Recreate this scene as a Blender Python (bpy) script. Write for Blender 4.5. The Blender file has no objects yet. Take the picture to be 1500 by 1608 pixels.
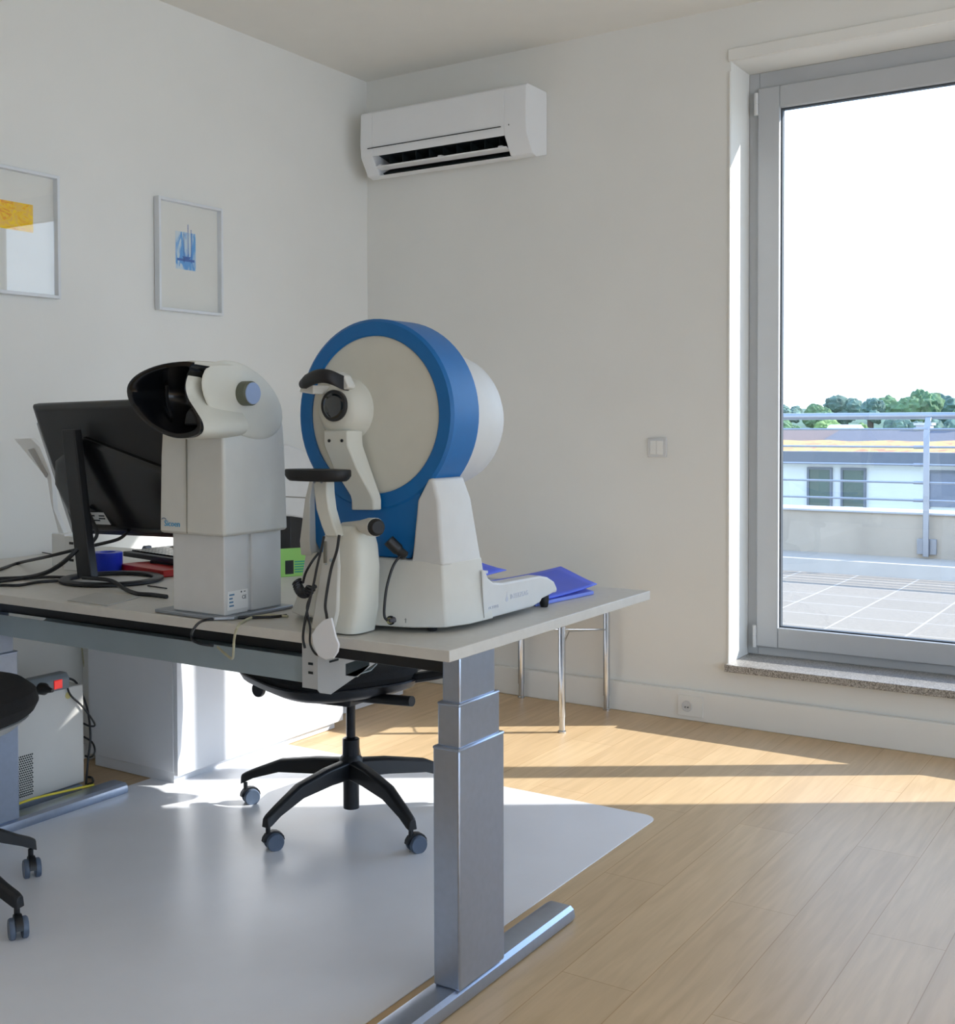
import bpy, bmesh, math, random
from mathutils import Vector, Matrix
random.seed(7)
PI = math.pi
SC = bpy.context.scene
COL = SC.collection

# ------------------------------------------------------------------ camera
RR = Vector((0.8271618, 0.5619499, -0.0039451))
RD = Vector((0.0108542, -0.0229948, -0.9996767))
RF = Vector((-0.5618590, 0.8268516, -0.0251199))
FPX, CX, CY = 1859.0, 657.905, 709.835
EYE = Vector((0, 0, 1.28))
cd = bpy.data.cameras.new('camera')
cam = bpy.data.objects.new('camera', cd)
COL.objects.link(cam)
up = -RD
back = -RF
m = Matrix(((RR.x, up.x, back.x, EYE.x), (RR.y, up.y, back.y, EYE.y), (RR.z, up.z, back.z, EYE.z), (0, 0, 0, 1)))
cam.matrix_world = m
cd.sensor_fit = 'HORIZONTAL'
cd.sensor_width = 36
cd.lens = 36 * FPX / 1500
cd.shift_x = (750 - CX) / 1500
cd.shift_y = (CY - 804) / 1500
cd.clip_start = 0.05
cd.clip_end = 500
SC.camera = cam

# ------------------------------------------------------------------ world, sun, exposure
SUN_DIR = Vector((0.819, 0.5735, 0.565)).normalized()     # towards the sun
w = bpy.data.worlds.new('world')
SC.world = w
w.use_nodes = True
nt = w.node_tree
nt.nodes.clear()
wo = nt.nodes.new('ShaderNodeOutputWorld')
bg = nt.nodes.new('ShaderNodeBackground')
tc = nt.nodes.new('ShaderNodeTexCoord')
sx = nt.nodes.new('ShaderNodeSeparateXYZ')
rp = nt.nodes.new('ShaderNodeValToRGB')
rp.color_ramp.elements[0].position = 0.0
rp.color_ramp.elements[0].color = (0.78, 0.88, 1.0, 1)
rp.color_ramp.elements[1].position = 0.9
rp.color_ramp.elements[1].color = (0.30, 0.48, 0.88, 1)
e = rp.color_ramp.elements.new(0.25)
e.color = (0.62, 0.79, 1.0, 1)
nt.links.new(tc.outputs['Generated'], sx.inputs[0])
nt.links.new(sx.outputs['Z'], rp.inputs[0])
nt.links.new(rp.outputs[0], bg.inputs[0])
nt.links.new(bg.outputs[0], wo.inputs[0])
bg.inputs[1].default_value = 3.2
sl = bpy.data.lights.new('sun', 'SUN')
sl.energy = 9.0
sl.angle = math.radians(0.53)
sl.color = (1.0, 0.95, 0.88)
so = bpy.data.objects.new('sun', sl)
COL.objects.link(so)
so.rotation_euler = SUN_DIR.to_track_quat('Z', 'Y').to_euler()
so.location = (6, 9, 8)
SC.view_settings.view_transform = 'Standard'
SC.view_settings.look = 'None'
SC.view_settings.gamma = 1
SC.view_settings.use_curve_mapping = False
SC.view_settings.exposure = 0.22
SC.cycles.max_bounces = 14
SC.cycles.diffuse_bounces = 8
SC.cycles.transparent_max_bounces = 24

# ------------------------------------------------------------------ helpers
def at(px, py, ax, v):
    """the point on the plane ax = v that the pixel looks at"""
    d = RR * ((px - CX) / FPX) + RD * ((py - CY) / FPX) + RF
    i = 'xyz'.index(ax)
    return EYE + d * ((v - EYE[i]) / d[i])

def lin(c):
    c = c / 255.0
    return c / 12.92 if c <= 0.04045 else ((c + 0.055) / 1.055) ** 2.4

def mat(name, rgb, rough=0.5, metal=0.0, var=0.04, scale=8.0, bump=0.0, coat=0.0, spec=0.5, emit=0.0, stretch=None):
    mt = bpy.data.materials.new(name)
    mt.use_nodes = True
    t = mt.node_tree
    b = t.nodes['Principled BSDF']
    col = tuple(lin(c) for c in rgb)
    b.inputs['Roughness'].default_value = rough
    b.inputs['Metallic'].default_value = metal
    b.inputs['Coat Weight'].default_value = coat
    b.inputs['Specular IOR Level'].default_value = spec
    tc = t.nodes.new('ShaderNodeTexCoord')
    src = tc.outputs['Object']
    if stretch:
        mp = t.nodes.new('ShaderNodeMapping')
        mp.inputs['Scale'].default_value = stretch
        t.links.new(src, mp.inputs[0])
        src = mp.outputs[0]
    nz = t.nodes.new('ShaderNodeTexNoise')
    nz.inputs['Scale'].default_value = scale
    nz.inputs['Detail'].default_value = 4
    t.links.new(src, nz.inputs['Vector'])
    r = t.nodes.new('ShaderNodeValToRGB')
    r.color_ramp.elements[0].position = 0.3
    r.color_ramp.elements[1].position = 0.7
    r.color_ramp.elements[0].color = tuple(max(0, c * (1 - var)) for c in col) + (1,)
    r.color_ramp.elements[1].color = tuple(min(1, c * (1 + var)) for c in col) + (1,)
    t.links.new(nz.outputs['Fac'], r.inputs[0])
    t.links.new(r.outputs[0], b.inputs['Base Color'])
    if bump > 0:
        bp = t.nodes.new('ShaderNodeBump')
        bp.inputs['Strength'].default_value = bump
        bp.inputs['Distance'].default_value = 0.002
        n2 = t.nodes.new('ShaderNodeTexNoise')
        n2.inputs['Scale'].default_value = scale * 12
        t.links.new(src, n2.inputs['Vector'])
        t.links.new(n2.outputs['Fac'], bp.inputs['Height'])
        t.links.new(bp.outputs[0], b.inputs['Normal'])
    if emit > 0:
        b.inputs['Emission Color'].default_value = col + (1,)
        b.inputs['Emission Strength'].default_value = emit
    return mt

def glass_mat(name, tint=(0.96, 0.98, 1.0), refl=1.0):
    mt = bpy.data.materials.new(name)
    mt.use_nodes = True
    t = mt.node_tree
    t.nodes.clear()
    o = t.nodes.new('ShaderNodeOutputMaterial')
    tr = t.nodes.new('ShaderNodeBsdfTransparent')
    tr.inputs[0].default_value = tint + (1,)
    gl = t.nodes.new('ShaderNodeBsdfGlossy')
    gl.inputs['Roughness'].default_value = 0.0
    gl.inputs['Color'].default_value = (refl, refl, refl, 1)
    lw_ = t.nodes.new('ShaderNodeLayerWeight')
    lw_.inputs[0].default_value = 0.5
    pw_ = t.nodes.new('ShaderNodeMath'); pw_.operation = 'POWER'; pw_.inputs[1].default_value = 5
    fr = t.nodes.new('ShaderNodeMath'); fr.operation = 'MULTIPLY_ADD'; fr.inputs[1].default_value = 0.6; fr.inputs[2].default_value = 0.045
    t.links.new(lw_.outputs['Facing'], pw_.inputs[0])
    t.links.new(pw_.outputs[0], fr.inputs[0])
    mx = t.nodes.new('ShaderNodeMixShader')
    t.links.new(fr.outputs[0], mx.inputs[0])
    t.links.new(tr.outputs[0], mx.inputs[1])
    t.links.new(gl.outputs[0], mx.inputs[2])
    t.links.new(mx.outputs[0], o.inputs[0])
    return mt

class MB:
    def __init__(s):
        s.bm = bmesh.new()
    def face(s, pts):
        vs = [s.bm.verts.new(p) for p in pts]
        return s.bm.faces.new(vs)
    def box(s, x0, x1, y0, y1, z0, z1):
        v = [s.bm.verts.new(p) for p in ((x0, y0, z0), (x1, y0, z0), (x1, y1, z0), (x0, y1, z0), (x0, y0, z1), (x1, y0, z1), (x1, y1, z1), (x0, y1, z1))]
        for f in ((0, 3, 2, 1), (4, 5, 6, 7), (0, 1, 5, 4), (1, 2, 6, 5), (2, 3, 7, 6), (3, 0, 4, 7)):
            s.bm.faces.new([v[i] for i in f])
        return s
    def rings(s, rings, cap0=True, cap1=True, closed=True):
        R = [[s.bm.verts.new(p) for p in r] for r in rings]
        n = len(R[0])
        for a, b in zip(R[:-1], R[1:]):
            for i in range(n if closed else n - 1):
                j = (i + 1) % n
                s.bm.faces.new((a[i], a[j], b[j], b[i]))
        if cap0:
            s.bm.faces.new(list(reversed(R[0])))
        if cap1:
            s.bm.faces.new(R[-1])
        return s
    def prism(s, pts, ax, a, b):
        """2D outline extruded along ax; pts are the two other coordinates in xyz order"""
        def mk(p, v):
            return {'x': (v, p[0], p[1]), 'y': (p[0], v, p[1]), 'z': (p[0], p[1], v)}[ax]
        return s.rings([[mk(p, a) for p in pts], [mk(p, b) for p in pts]])
    def tube(s, pts, r, n=8, smooth=True, cap=True, flat=1.0):
        pts = [Vector(p) for p in pts]
        if smooth and len(pts) > 2:
            q = []
            P = [pts[0] * 2 - pts[1]] + pts + [pts[-1] * 2 - pts[-2]]
            for i in range(1, len(P) - 2):
                for k in range(6):
                    t = k / 6
                    q.append(0.5 * ((2 * P[i]) + (P[i + 1] - P[i - 1]) * t + (2 * P[i - 1] - 5 * P[i] + 4 * P[i + 1] - P[i + 2]) * t * t + (3 * P[i] - P[i - 1] - 3 * P[i + 1] + P[i + 2]) * t ** 3))
            q.append(pts[-1])
            pts = q
        rs = []
        nrm = None
        for i, p in enumerate(pts):
            t = (pts[min(i + 1, len(pts) - 1)] - pts[max(i - 1, 0)])
            if t.length < 1e-9:
                t = Vector((0, 0, 1))
            t.normalize()
            if nrm is None:
                nrm = t.orthogonal().normalized()
                if abs(t.z) < 0.9:
                    nrm = (Vector((0, 0, 1)) - t * t.z).normalized()
            else:
                nrm = (nrm - t * nrm.dot(t)).normalized()
            b = t.cross(nrm)
            rad = r[i * (len(r) - 1) // max(1, len(pts) - 1)] if isinstance(r, (list, tuple)) else r
            rs.append([p + nrm * math.cos(2 * PI * k / n) * rad * flat + b * math.sin(2 * PI * k / n) * rad for k in range(n)])
        return s.rings(rs, cap, cap)
    def lathe(s, prof, c=(0, 0, 0), axis='z', n=32, cap0=True, cap1=True):
        """prof: (radius, height) pairs along the axis"""
        rs = []
        c = Vector(c)
        for r, h in prof:
            ring = []
            for k in range(n):
                a = 2 * PI * k / n
                u, v = math.cos(a) * r, math.sin(a) * r
                ring.append(c + {'z': Vector((u, v, h)), 'y': Vector((v, h, u)), 'x': Vector((h, u, v))}[axis])
            rs.append(ring)
        return s.rings(rs, cap0, cap1)
    def ellipsoid(s, c, r, nu=24, nv=14, rot=None):
        c = Vector(c)
        rs = []
        for i in range(nv + 1):
            th = PI * (i / nv)
            th = min(max(th, 0.02), PI - 0.02)
            ring = []
            for k in range(nu):
                a = 2 * PI * k / nu
                p = Vector((math.sin(th) * math.cos(a) * r[0], math.sin(th) * math.sin(a) * r[1], -math.cos(th) * r[2]))
                if rot:
                    p = rot @ p
                ring.append(c + p)
            rs.append(ring)
        return s.rings(rs)
    def xform(s, M):
        bmesh.ops.transform(s.bm, matrix=M, verts=s.bm.verts)
        return s
    def build(s, name, m, parent=None, bevel=0.0, seg=2, angle=35, origin=None, flat=False, subsurf=0):
        me = bpy.data.meshes.new(name)
        bmesh.ops.recalc_face_normals(s.bm, faces=s.bm.faces)
        o = bpy.data.objects.new(name, me)
        COL.objects.link(o)
        if parent is not None:
            o.parent = parent
            off = OFF.get(parent.name, Vector((0, 0, 0)))
            OFF[o.name] = off
        else:
            if origin is None:
                xs = [v.co for v in s.bm.verts]
                origin = Vector(((min(v.x for v in xs) + max(v.x for v in xs)) / 2, (min(v.y for v in xs) + max(v.y for v in xs)) / 2, min(v.z for v in xs)))
            off = Vector(origin)
            o.location = off
            OFF[o.name] = off
        bmesh.ops.translate(s.bm, vec=-off, verts=s.bm.verts)
        s.bm.to_mesh(me)
        s.bm.free()
        if not flat:
            for p in me.polygons:
                p.use_smooth = True
            me.set_sharp_from_angle(angle=math.radians(angle))
        me.materials.append(m)
        if subsurf:
            md = o.modifiers.new('sub', 'SUBSURF')
            md.levels = md.render_levels = subsurf
        if bevel > 0:
            md = o.modifiers.new('bevel', 'BEVEL')
            md.width = bevel
            md.segments = seg
            md.limit_method = 'ANGLE'
            md.angle_limit = math.radians(32)
            md.harden_normals = False
        return o

OFF = {}
def thing(name, label, cat, loc, group=None):
    o = bpy.data.objects.new(name, None)
    COL.objects.link(o)
    o.location = loc
    o.empty_display_size = 0.05
    OFF[o.name] = Vector(loc)
    tag(o, label, cat, group)
    return o

def tag(o, label=None, cat=None, group=None, kind=None):
    if label: o['label'] = label
    if cat: o['category'] = cat
    if group: o['group'] = group
    if kind: o['kind'] = kind
    return o

def text(name, body, size, m, parent, loc, right, upv, ext=0.0006):
    cu = bpy.data.curves.new(name, 'FONT')
    cu.body = body
    cu.size = size
    cu.extrude = ext
    cu.resolution_u = 2
    tmp = bpy.data.objects.new(name + '_src', cu)
    COL.objects.link(tmp)
    dg = bpy.context.evaluated_depsgraph_get()
    me = bpy.data.meshes.new_from_object(tmp.evaluated_get(dg))
    bpy.data.objects.remove(tmp)
    bm = bmesh.new()
    bm.from_mesh(me)
    r = Vector(right).normalized()
    u = Vector(upv).normalized()
    n = r.cross(u)
    M = Matrix(((r.x, u.x, n.x, loc[0]), (r.y, u.y, n.y, loc[1]), (r.z, u.z, n.z, loc[2]), (0, 0, 0, 1)))
    bmesh.ops.transform(bm, matrix=M, verts=bm.verts)
    b = MB()
    b.bm.free()
    b.bm = bm
    return b.build(name, m, parent, flat=True)

def copy_tree(o, parent=None):
    c = o.copy()
    COL.objects.link(c)
    if parent is not None:
        c.parent = parent
    for ch in [k for k in bpy.data.objects if k.parent == o]:
        copy_tree(ch, c)
    return c

# ------------------------------------------------------------------ materials
M = {}
M['wall'] = mat('wall_paint', (224, 224, 220), 0.85, var=0.015, scale=3, bump=0.15)
M['ceil'] = mat('ceiling_paint', (226, 225, 220), 0.9, var=0.01)
M['white_trim'] = mat('white_trim', (226, 226, 222), 0.5, var=0.01)
M['frame'] = mat('window_frame_grey', (178, 181, 184), 0.45, var=0.02)
M['gasket'] = mat('gasket', (60, 66, 72), 0.6)
M['hinge'] = mat('hinge_white', (205, 206, 206), 0.35)
M['glass'] = glass_mat('pane_glass')
M['picglass'] = glass_mat('picture_glass', (1, 1, 1), 1.0)
M['desk'] = mat('desk_laminate', (201, 199, 193), 0.42, var=0.03, scale=40)
M['desk_edge'] = M['desk']
M['alu'] = mat('silver_powder_coat', (170, 181, 200), 0.28, metal=0.88, var=0.03, scale=60)
M['alu_dark'] = mat('grey_steel_tray', (158, 172, 178), 0.45, metal=0.1, var=0.05)
M['alu_light'] = mat('light_steel_plate', (196, 198, 198), 0.45, metal=0.2, var=0.04)
M['black'] = mat('black_plastic', (22, 24, 28), 0.45, var=0.1)
M['black_gloss'] = mat('black_gloss_plastic', (14, 16, 20), 0.22, var=0.1)
M['black_fabric'] = mat('black_fabric', (20, 20, 22), 0.9, var=0.3, scale=200, bump=0.5)
M['rubber'] = mat('black_rubber', (18, 20, 24), 0.6, var=0.1)
M['mon_highlight'] = mat('monitor_highlight_grey', (165, 170, 174), 0.35)
M['cream'] = mat('instrument_cream', (204, 205, 200), 0.5, var=0.02, scale=20)
M['cream2'] = mat('instrument_white', (204, 206, 206), 0.5, var=0.02, scale=20)
M['cream_warm'] = mat('instrument_ivory', (204, 205, 196), 0.5, var=0.03, scale=10)
M['blue'] = mat('instrument_blue', (0, 100, 168), 0.42, var=0.04, scale=20)
M['seam'] = mat('seam_line', (120, 118, 108), 0.7)
M['blue_knob'] = mat('knob_lightblue', (150, 172, 210), 0.4)
M['lens'] = mat('dark_lens', (18, 28, 34), 0.08, coat=1.0)
M['fblue'] = mat('folder_blue', (70, 96, 226), 0.45, var=0.05)
M['pblue'] = mat('plastic_blue', (20, 50, 190), 0.35, var=0.05)
M['red'] = mat('red_plastic', (170, 18, 12), 0.4, var=0.15)
M['red_switch'] = mat('red_lit_switch', (235, 30, 25), 0.3, emit=0.35)
M['green'] = mat('green_paper', (150, 208, 110), 0.7, var=0.03)
M['teal'] = mat('teal_print', (60, 160, 135), 0.7)
M['paper'] = mat('paper', (226, 228, 228), 0.8, var=0.02)
M['sideboard'] = mat('sideboard_white', (222, 224, 228), 0.38, var=0.015)
M['chrome'] = mat('chrome', (200, 205, 212), 0.12, metal=1.0, var=0.02)
M['chrome_dark'] = mat('gas_lift_dark', (50, 52, 56), 0.25, metal=0.8)
M['caster'] = mat('caster_grey', (86, 100, 120), 0.4)
M['vinyl'] = mat('floor_mat_vinyl', (232, 233, 237), 0.28, var=0.02, scale=5)
M['yellow'] = mat('yellow_cable', (225, 205, 60), 0.5)
M['beige_cable'] = mat('beige_cable', (190, 188, 160), 0.5)
M['acwhite'] = mat('ac_white', (226, 228, 230), 0.45, var=0.01)
M['acdark'] = mat('ac_dark', (22, 32, 34), 0.6)
M['picframe'] = mat('silver_frame', (216, 220, 224), 0.4)
M['board'] = mat('picture_mount', (222, 222, 216), 0.8, var=0.01)
M['concrete'] = mat('parapet_concrete', (174, 165, 150), 0.85, var=0.1, scale=3, bump=0.2)
M['coping'] = mat('metal_coping', (176, 180, 184), 0.5, metal=0.2)
M['steel'] = mat('galvanised_steel', (150, 156, 164), 0.35, metal=0.6)
M['pc'] = mat('pc_case_beige', (206, 204, 198), 0.5, var=0.02)
M['pcbase'] = mat('pc_base_blue_grey', (128, 140, 158), 0.5)
M['yellowed'] = mat('yellow_sticker', (214, 200, 130), 0.6)

def pvc_floor():
    mt = bpy.data.materials.new('oak_floor')
    mt.use_nodes = True
    t = mt.node_tree
    b = t.nodes['Principled BSDF']
    b.inputs['Roughness'].default_value = 0.38
    b.inputs['Specular IOR Level'].default_value = 0.35
    tc = t.nodes.new('ShaderNodeTexCoord')
    mp = t.nodes.new('ShaderNodeMapping')
    mp.inputs['Rotation'].default_value = (0, 0, PI / 2)
    t.links.new(tc.outputs['Object'], mp.inputs[0])
    br = t.nodes.new('ShaderNodeTexBrick')
    br.inputs['Scale'].default_value = 1.0
    br.inputs['Brick Width'].default_value = 1.22
    br.inputs['Row Height'].default_value = 0.18
    br.inputs['Mortar Size'].default_value = 0.0012
    br.inputs['Mortar Smooth'].default_value = 0.3
    br.inputs['Color1'].default_value = (lin(211), lin(183), lin(144), 1)
    br.inputs['Color2'].default_value = (lin(204), lin(175), lin(136), 1)
    br.inputs['Mortar'].default_value = (lin(180), lin(144), lin(102), 1)
    t.links.new(mp.outputs[0], br.inputs['Vector'])
    m2 = t.nodes.new('ShaderNodeMapping')
    m2.inputs['Scale'].default_value = (16, 1.2, 1)
    t.links.new(tc.outputs['Object'], m2.inputs[0])
    nz = t.nodes.new('ShaderNodeTexNoise')
    nz.inputs['Scale'].default_value = 2.2
    nz.inputs['Detail'].default_value = 7
    nz.inputs['Distortion'].default_value = 0.7
    t.links.new(m2.outputs[0], nz.inputs['Vector'])
    rr = t.nodes.new('ShaderNodeValToRGB')
    rr.color_ramp.elements[0].position = 0.35
    rr.color_ramp.elements[0].color = (0.80, 0.78, 0.74, 1)
    rr.color_ramp.elements[1].position = 0.7
    rr.color_ramp.elements[1].color = (1, 1, 1, 1)
    t.links.new(nz.outputs['Fac'], rr.inputs[0])
    mx = t.nodes.new('ShaderNodeMix')
    mx.data_type = 'RGBA'
    mx.blend_type = 'MULTIPLY'
    mx.inputs[0].default_value = 0.8
    t.links.new(br.outputs['Color'], mx.inputs[6])
    t.links.new(rr.outputs[0], mx.inputs[7])
    t.links.new(mx.outputs[2], b.inputs['Base Color'])
    return mt
M['floor'] = pvc_floor()

def tiles_mat():
    mt = bpy.data.materials.new('terrace_tiles')
    mt.use_nodes = True
    t = mt.node_tree
    b = t.nodes['Principled BSDF']
    b.inputs['Roughness'].default_value = 0.85
    tc = t.nodes.new('ShaderNodeTexCoord')
    mp = t.nodes.new('ShaderNodeMapping')
    mp.inputs['Location'].default_value = (1.715, -6.36, 0)
    t.links.new(tc.outputs['Object'], mp.inputs[0])
    br = t.nodes.new('ShaderNodeTexBrick')
    br.offset = 0.0
    br.inputs['Scale'].default_value = 1.0
    br.inputs['Brick Width'].default_value = 0.4
    br.inputs['Row Height'].default_value = 0.4
    br.inputs['Mortar Size'].default_value = 0.006
    br.inputs['Color1'].default_value = (lin(140), lin(130), lin(115), 1)
    br.inputs['Color2'].default_value = (lin(134), lin(124), lin(109), 1)
    br.inputs['Mortar'].default_value = (lin(168), lin(160), lin(148), 1)
    t.links.new(mp.outputs[0], br.inputs['Vector'])
    nz = t.nodes.new('ShaderNodeTexNoise')
    nz.inputs['Scale'].default_value = 60
    nz.inputs['Detail'].default_value = 5
    t.links.new(tc.outputs['Object'], nz.inputs['Vector'])
    rr = t.nodes.new('ShaderNodeValToRGB')
    rr.color_ramp.elements[0].position = 0.35
    rr.color_ramp.elements[0].color = (0.8, 0.8, 0.8, 1)
    rr.color_ramp.elements[1].position = 0.65
    t.links.new(nz.outputs['Fac'], rr.inputs[0])
    mx = t.nodes.new('ShaderNodeMix')
    mx.data_type = 'RGBA'
    mx.blend_type = 'MULTIPLY'
    mx.inputs[0].default_value = 0.7
    t.links.new(br.outputs['Color'], mx.inputs[6])
    t.links.new(rr.outputs[0], mx.inputs[7])
    t.links.new(mx.outputs[2], b.inputs['Base Color'])
    return mt
M['tiles'] = tiles_mat()

def granite_mat():
    mt = bpy.data.materials.new('speckled_granite')
    mt.use_nodes = True
    t = mt.node_tree
    b = t.nodes['Principled BSDF']
    b.inputs['Roughness'].default_value = 0.3
    tc = t.nodes.new('ShaderNodeTexCoord')
    v = t.nodes.new('ShaderNodeTexVoronoi')
    v.inputs['Scale'].default_value = 260
    t.links.new(tc.outputs['Object'], v.inputs['Vector'])
    rr = t.nodes.new('ShaderNodeValToRGB')
    rr.color_ramp.elements[0].position = 0.0
    rr.color_ramp.elements[0].color = (lin(70), lin(66), lin(62), 1)
    rr.color_ramp.elements[1].position = 1.0
    rr.color_ramp.elements[1].color = (lin(190), lin(186), lin(180), 1)
    t.links.new(v.outputs['Color'], rr.inputs[0])
    t.links.new(rr.outputs[0], b.inputs['Base Color'])
    return mt
M['granite'] = granite_mat()

# ------------------------------------------------------------------ the room
XL, XR, YN, YF, ZC = -3.6, 3.4, -4.6, 4.84, 3.0
YO = 5.22                                  # outer face of the window wall
OX0, OX1, OZ0, OZ1 = -1.71, 0.625, 0.255, 2.775
b = MB(); b.box(XL - .2, XR + .2, YN - .2, YO, -0.1, 0.0)
tag(b.build('floor', M['floor'], origin=(0, 0, 0), flat=True), kind='structure')
b = MB(); b.box(XL - .2, XR + .2, YN - .2, YO, ZC, ZC + .2)
tag(b.build('ceiling', M['ceil'], origin=(0, 0, ZC), flat=True), kind='structure')
b = MB(); b.box(XL - .2, XL, YN - .2, YO, 0, ZC)
tag(b.build('wall_left', M['wall'], flat=True), kind='structure')
b = MB()
b.box(XL, OX0, YF, YO, 0, ZC)
b.box(OX1, XR, YF, YO, 0, ZC)
b.box(OX0, OX1, YF, YO, 0, OZ0 - .02)
b.box(OX0, OX1, YF, YO, OZ1, ZC)
tag(b.build('wall_far', M['wall'], flat=True), kind='structure')
b = MB()
b.box(XL, XR, YN - .2, YN, 0, ZC)
tag(b.build('wall_near', mat('fill_cutting_dark_wall', (104, 106, 110), .9), flat=True), kind='structure')  # unseen wall, coloured dark to cut fill light on the front faces
# right wall with three window openings (outside the frame; they light the room)
b = MB()
WO = [(-4.4, -2.45), (-2.2, -0.2), (0.05, 2.05), (2.3, 4.3)]
WZ0, WZ1 = 0.1, 2.75
b.box(XR, XR + .2, YN, YF, 0, WZ0)
b.box(XR, XR + .2, YN, YF, WZ1, ZC)
ys = YN
for a, c in WO:
    b.box(XR, XR + .2, ys, a, WZ0, WZ1)
    ys = c
b.box(XR, XR + .2, ys, YF, WZ0, WZ1)
tag(b.build('wall_right', M['wall'], flat=True), kind='structure')
for i, (a, c) in enumerate(WO):
    o = thing('window_%d' % (i + 3), None, None, (XR + .1, (a + c) / 2, .5))
    tag(o, kind='structure')
    b = MB()
    b.box(XR + .06, XR + .12, a, a + .07, WZ0, WZ1); b.box(XR + .06, XR + .12, c - .07, c, WZ0, WZ1)
    b.box(XR + .06, XR + .12, a + .07, c - .07, WZ0, WZ0 + .07); b.box(XR + .06, XR + .12, a + .07, c - .07, WZ1 - .07, WZ1)
    b.build('window_frame', M['frame'], o)
    b = MB(); b.box(XR + .087, XR + .093, a + .07, c - .07, WZ0 + .07, WZ1 - .07)
    b.build('pane', M['glass'], o, flat=True)

# cable trunking along the foot of the window wall
b = MB()
b.box(XL, XR, 4.812, YF, 0, 0.128)
o = b.build('baseboard_far', M['white_trim'], bevel=.004)
tag(o, kind='structure')
b = MB(); b.box(XL, XL + .015, YN, 4.81, 0, 0.06)
tag(b.build('baseboard_left', M['white_trim'], bevel=.002), kind='structure')
# plaster ledge above the opening, soffit lining and reveal corner bead
b = MB()
b.box(OX0 - .01, OX1, YF - .012, YF, OZ1, OZ1 + .05)
tag(b.build('trim_1', M['white_trim'], bevel=.003), kind='structure')
b = MB()
b.box(OX0 - .008, OX0 - .001, YF - .006, YF, OZ0, 2.735)
tag(b.build('trim_2', M['white_trim'], bevel=.001), kind='structure')
# granite sill
b = MB(); b.box(OX0 - .005, OX1, 4.79, 5.10, 0.232, 0.262)
tag(b.build('trim_3', M['granite'], bevel=.002), kind='structure')

# window 1: the glazed door leaf in its frame
def glazed(name, x0, x1, z0, z1, hinges):
    o = thing(name, None, None, ((x0 + x1) / 2, 5.12, z0))
    tag(o, kind='structure')
    b = MB()
    fw = .045
    b.box(x0, x0 + fw, 5.07, 5.16, z0, z1)
    b.box(x1 - fw, x1, 5.07, 5.16, z0, z1)
    b.box(x0 + fw, x1 - fw, 5.07, 5.16, z0, z0 + fw)
    b.box(x0 + fw, x1 - fw, 5.07, 5.16, z1 - .075, z1)
    b.build('window_frame', M['frame'], o, bevel=.003)
    if not hinges:                          # fixed light: glass straight in the frame
        g = MB(); g.box(x0 + fw, x1 - fw, 5.10, 5.106, z0 + fw, z1 - .075)
        g.build('pane', M['glass'], o, flat=True)
        return o
    a0, a1, c0, c1 = x0 + .043, x1 - .043, z0 + .038, z1 - .07
    lw = .094
    s = MB()
    s.box(a0, a0 + lw, 5.05, 5.12, c0, c1)
    s.box(a1 - lw, a1, 5.05, 5.12, c0, c1)
    s.box(a0 + lw, a1 - lw, 5.05, 5.12, c0, c0 + .088)
    s.box(a0 + lw, a1 - lw, 5.05, 5.12, c1 - lw, c1)
    sash = s.build('sash', M['frame'], o, bevel=.005)
    g = MB()
    gx0, gx1, gz0, gz1 = a0 + lw, a1 - lw, c0 + .088, c1 - lw
    t = .006
    g.box(gx0, gx0 + t, 5.072, 5.10, gz0, gz1); g.box(gx1 - t, gx1, 5.072, 5.10, gz0, gz1)
    g.box(gx0 + t, gx1 - t, 5.072, 5.10, gz0, gz0 + t); g.box(gx0 + t, gx1 - t, 5.072, 5.10, gz1 - t, gz1)
    g.build('gasket', M['gasket'], sash, flat=True)
    g = MB(); g.box(gx0 + t, gx1 - t, 5.088, 5.092, gz0 + t, gz1 - t)
    g.build('pane', M['glass'], sash, flat=True)
    if hinges:
        for zz in (2.59, .30):
            h = MB()
            h.lathe([(.009, 0), (.009, .045), (.0075, .046), (.0075, .049), (.009, .05), (.009, .095)], (a0 - .006, 5.048, zz), n=14)
            h.build('hinge', M['hinge'], o)
    return o
glazed('window_1', OX0, -.155, OZ0 + .01, OZ1, True)
glazed('window_2', -.155, OX1, OZ0 + .01, OZ1, False)

# ------------------------------------------------------------------ floor mat
b = MB()
pts = []
def rc(cx, cy, r, a0, a1, n=6):
    return [(cx + r * math.cos(a0 + (a1 - a0) * k / n), cy + r * math.sin(a0 + (a1 - a0) * k / n)) for k in range(n + 1)]
X0, X1, Y0, Y1 = -3.0, -1.495, 1.2, 3.57
out = rc(X1 - .05, Y1 - .05, .05, 0, PI / 2) + rc(X0 + .05 - .18, Y1 - .05, .05, PI / 2, PI) + rc(X0 + .05 - .18, Y0 + .05, .05, PI, 1.5 * PI) + rc(X1 - .05, Y0 + .05, .05, 1.5 * PI, 2 * PI)
out = [(x, y) for x, y in out]
b.prism(out, 'z', 0.0005, 0.0035)
tag(b.build('floor_mat', M['vinyl'], bevel=.001), 'large white vinyl chair mat lying under the desk on the oak floor', 'floor mat')

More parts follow.
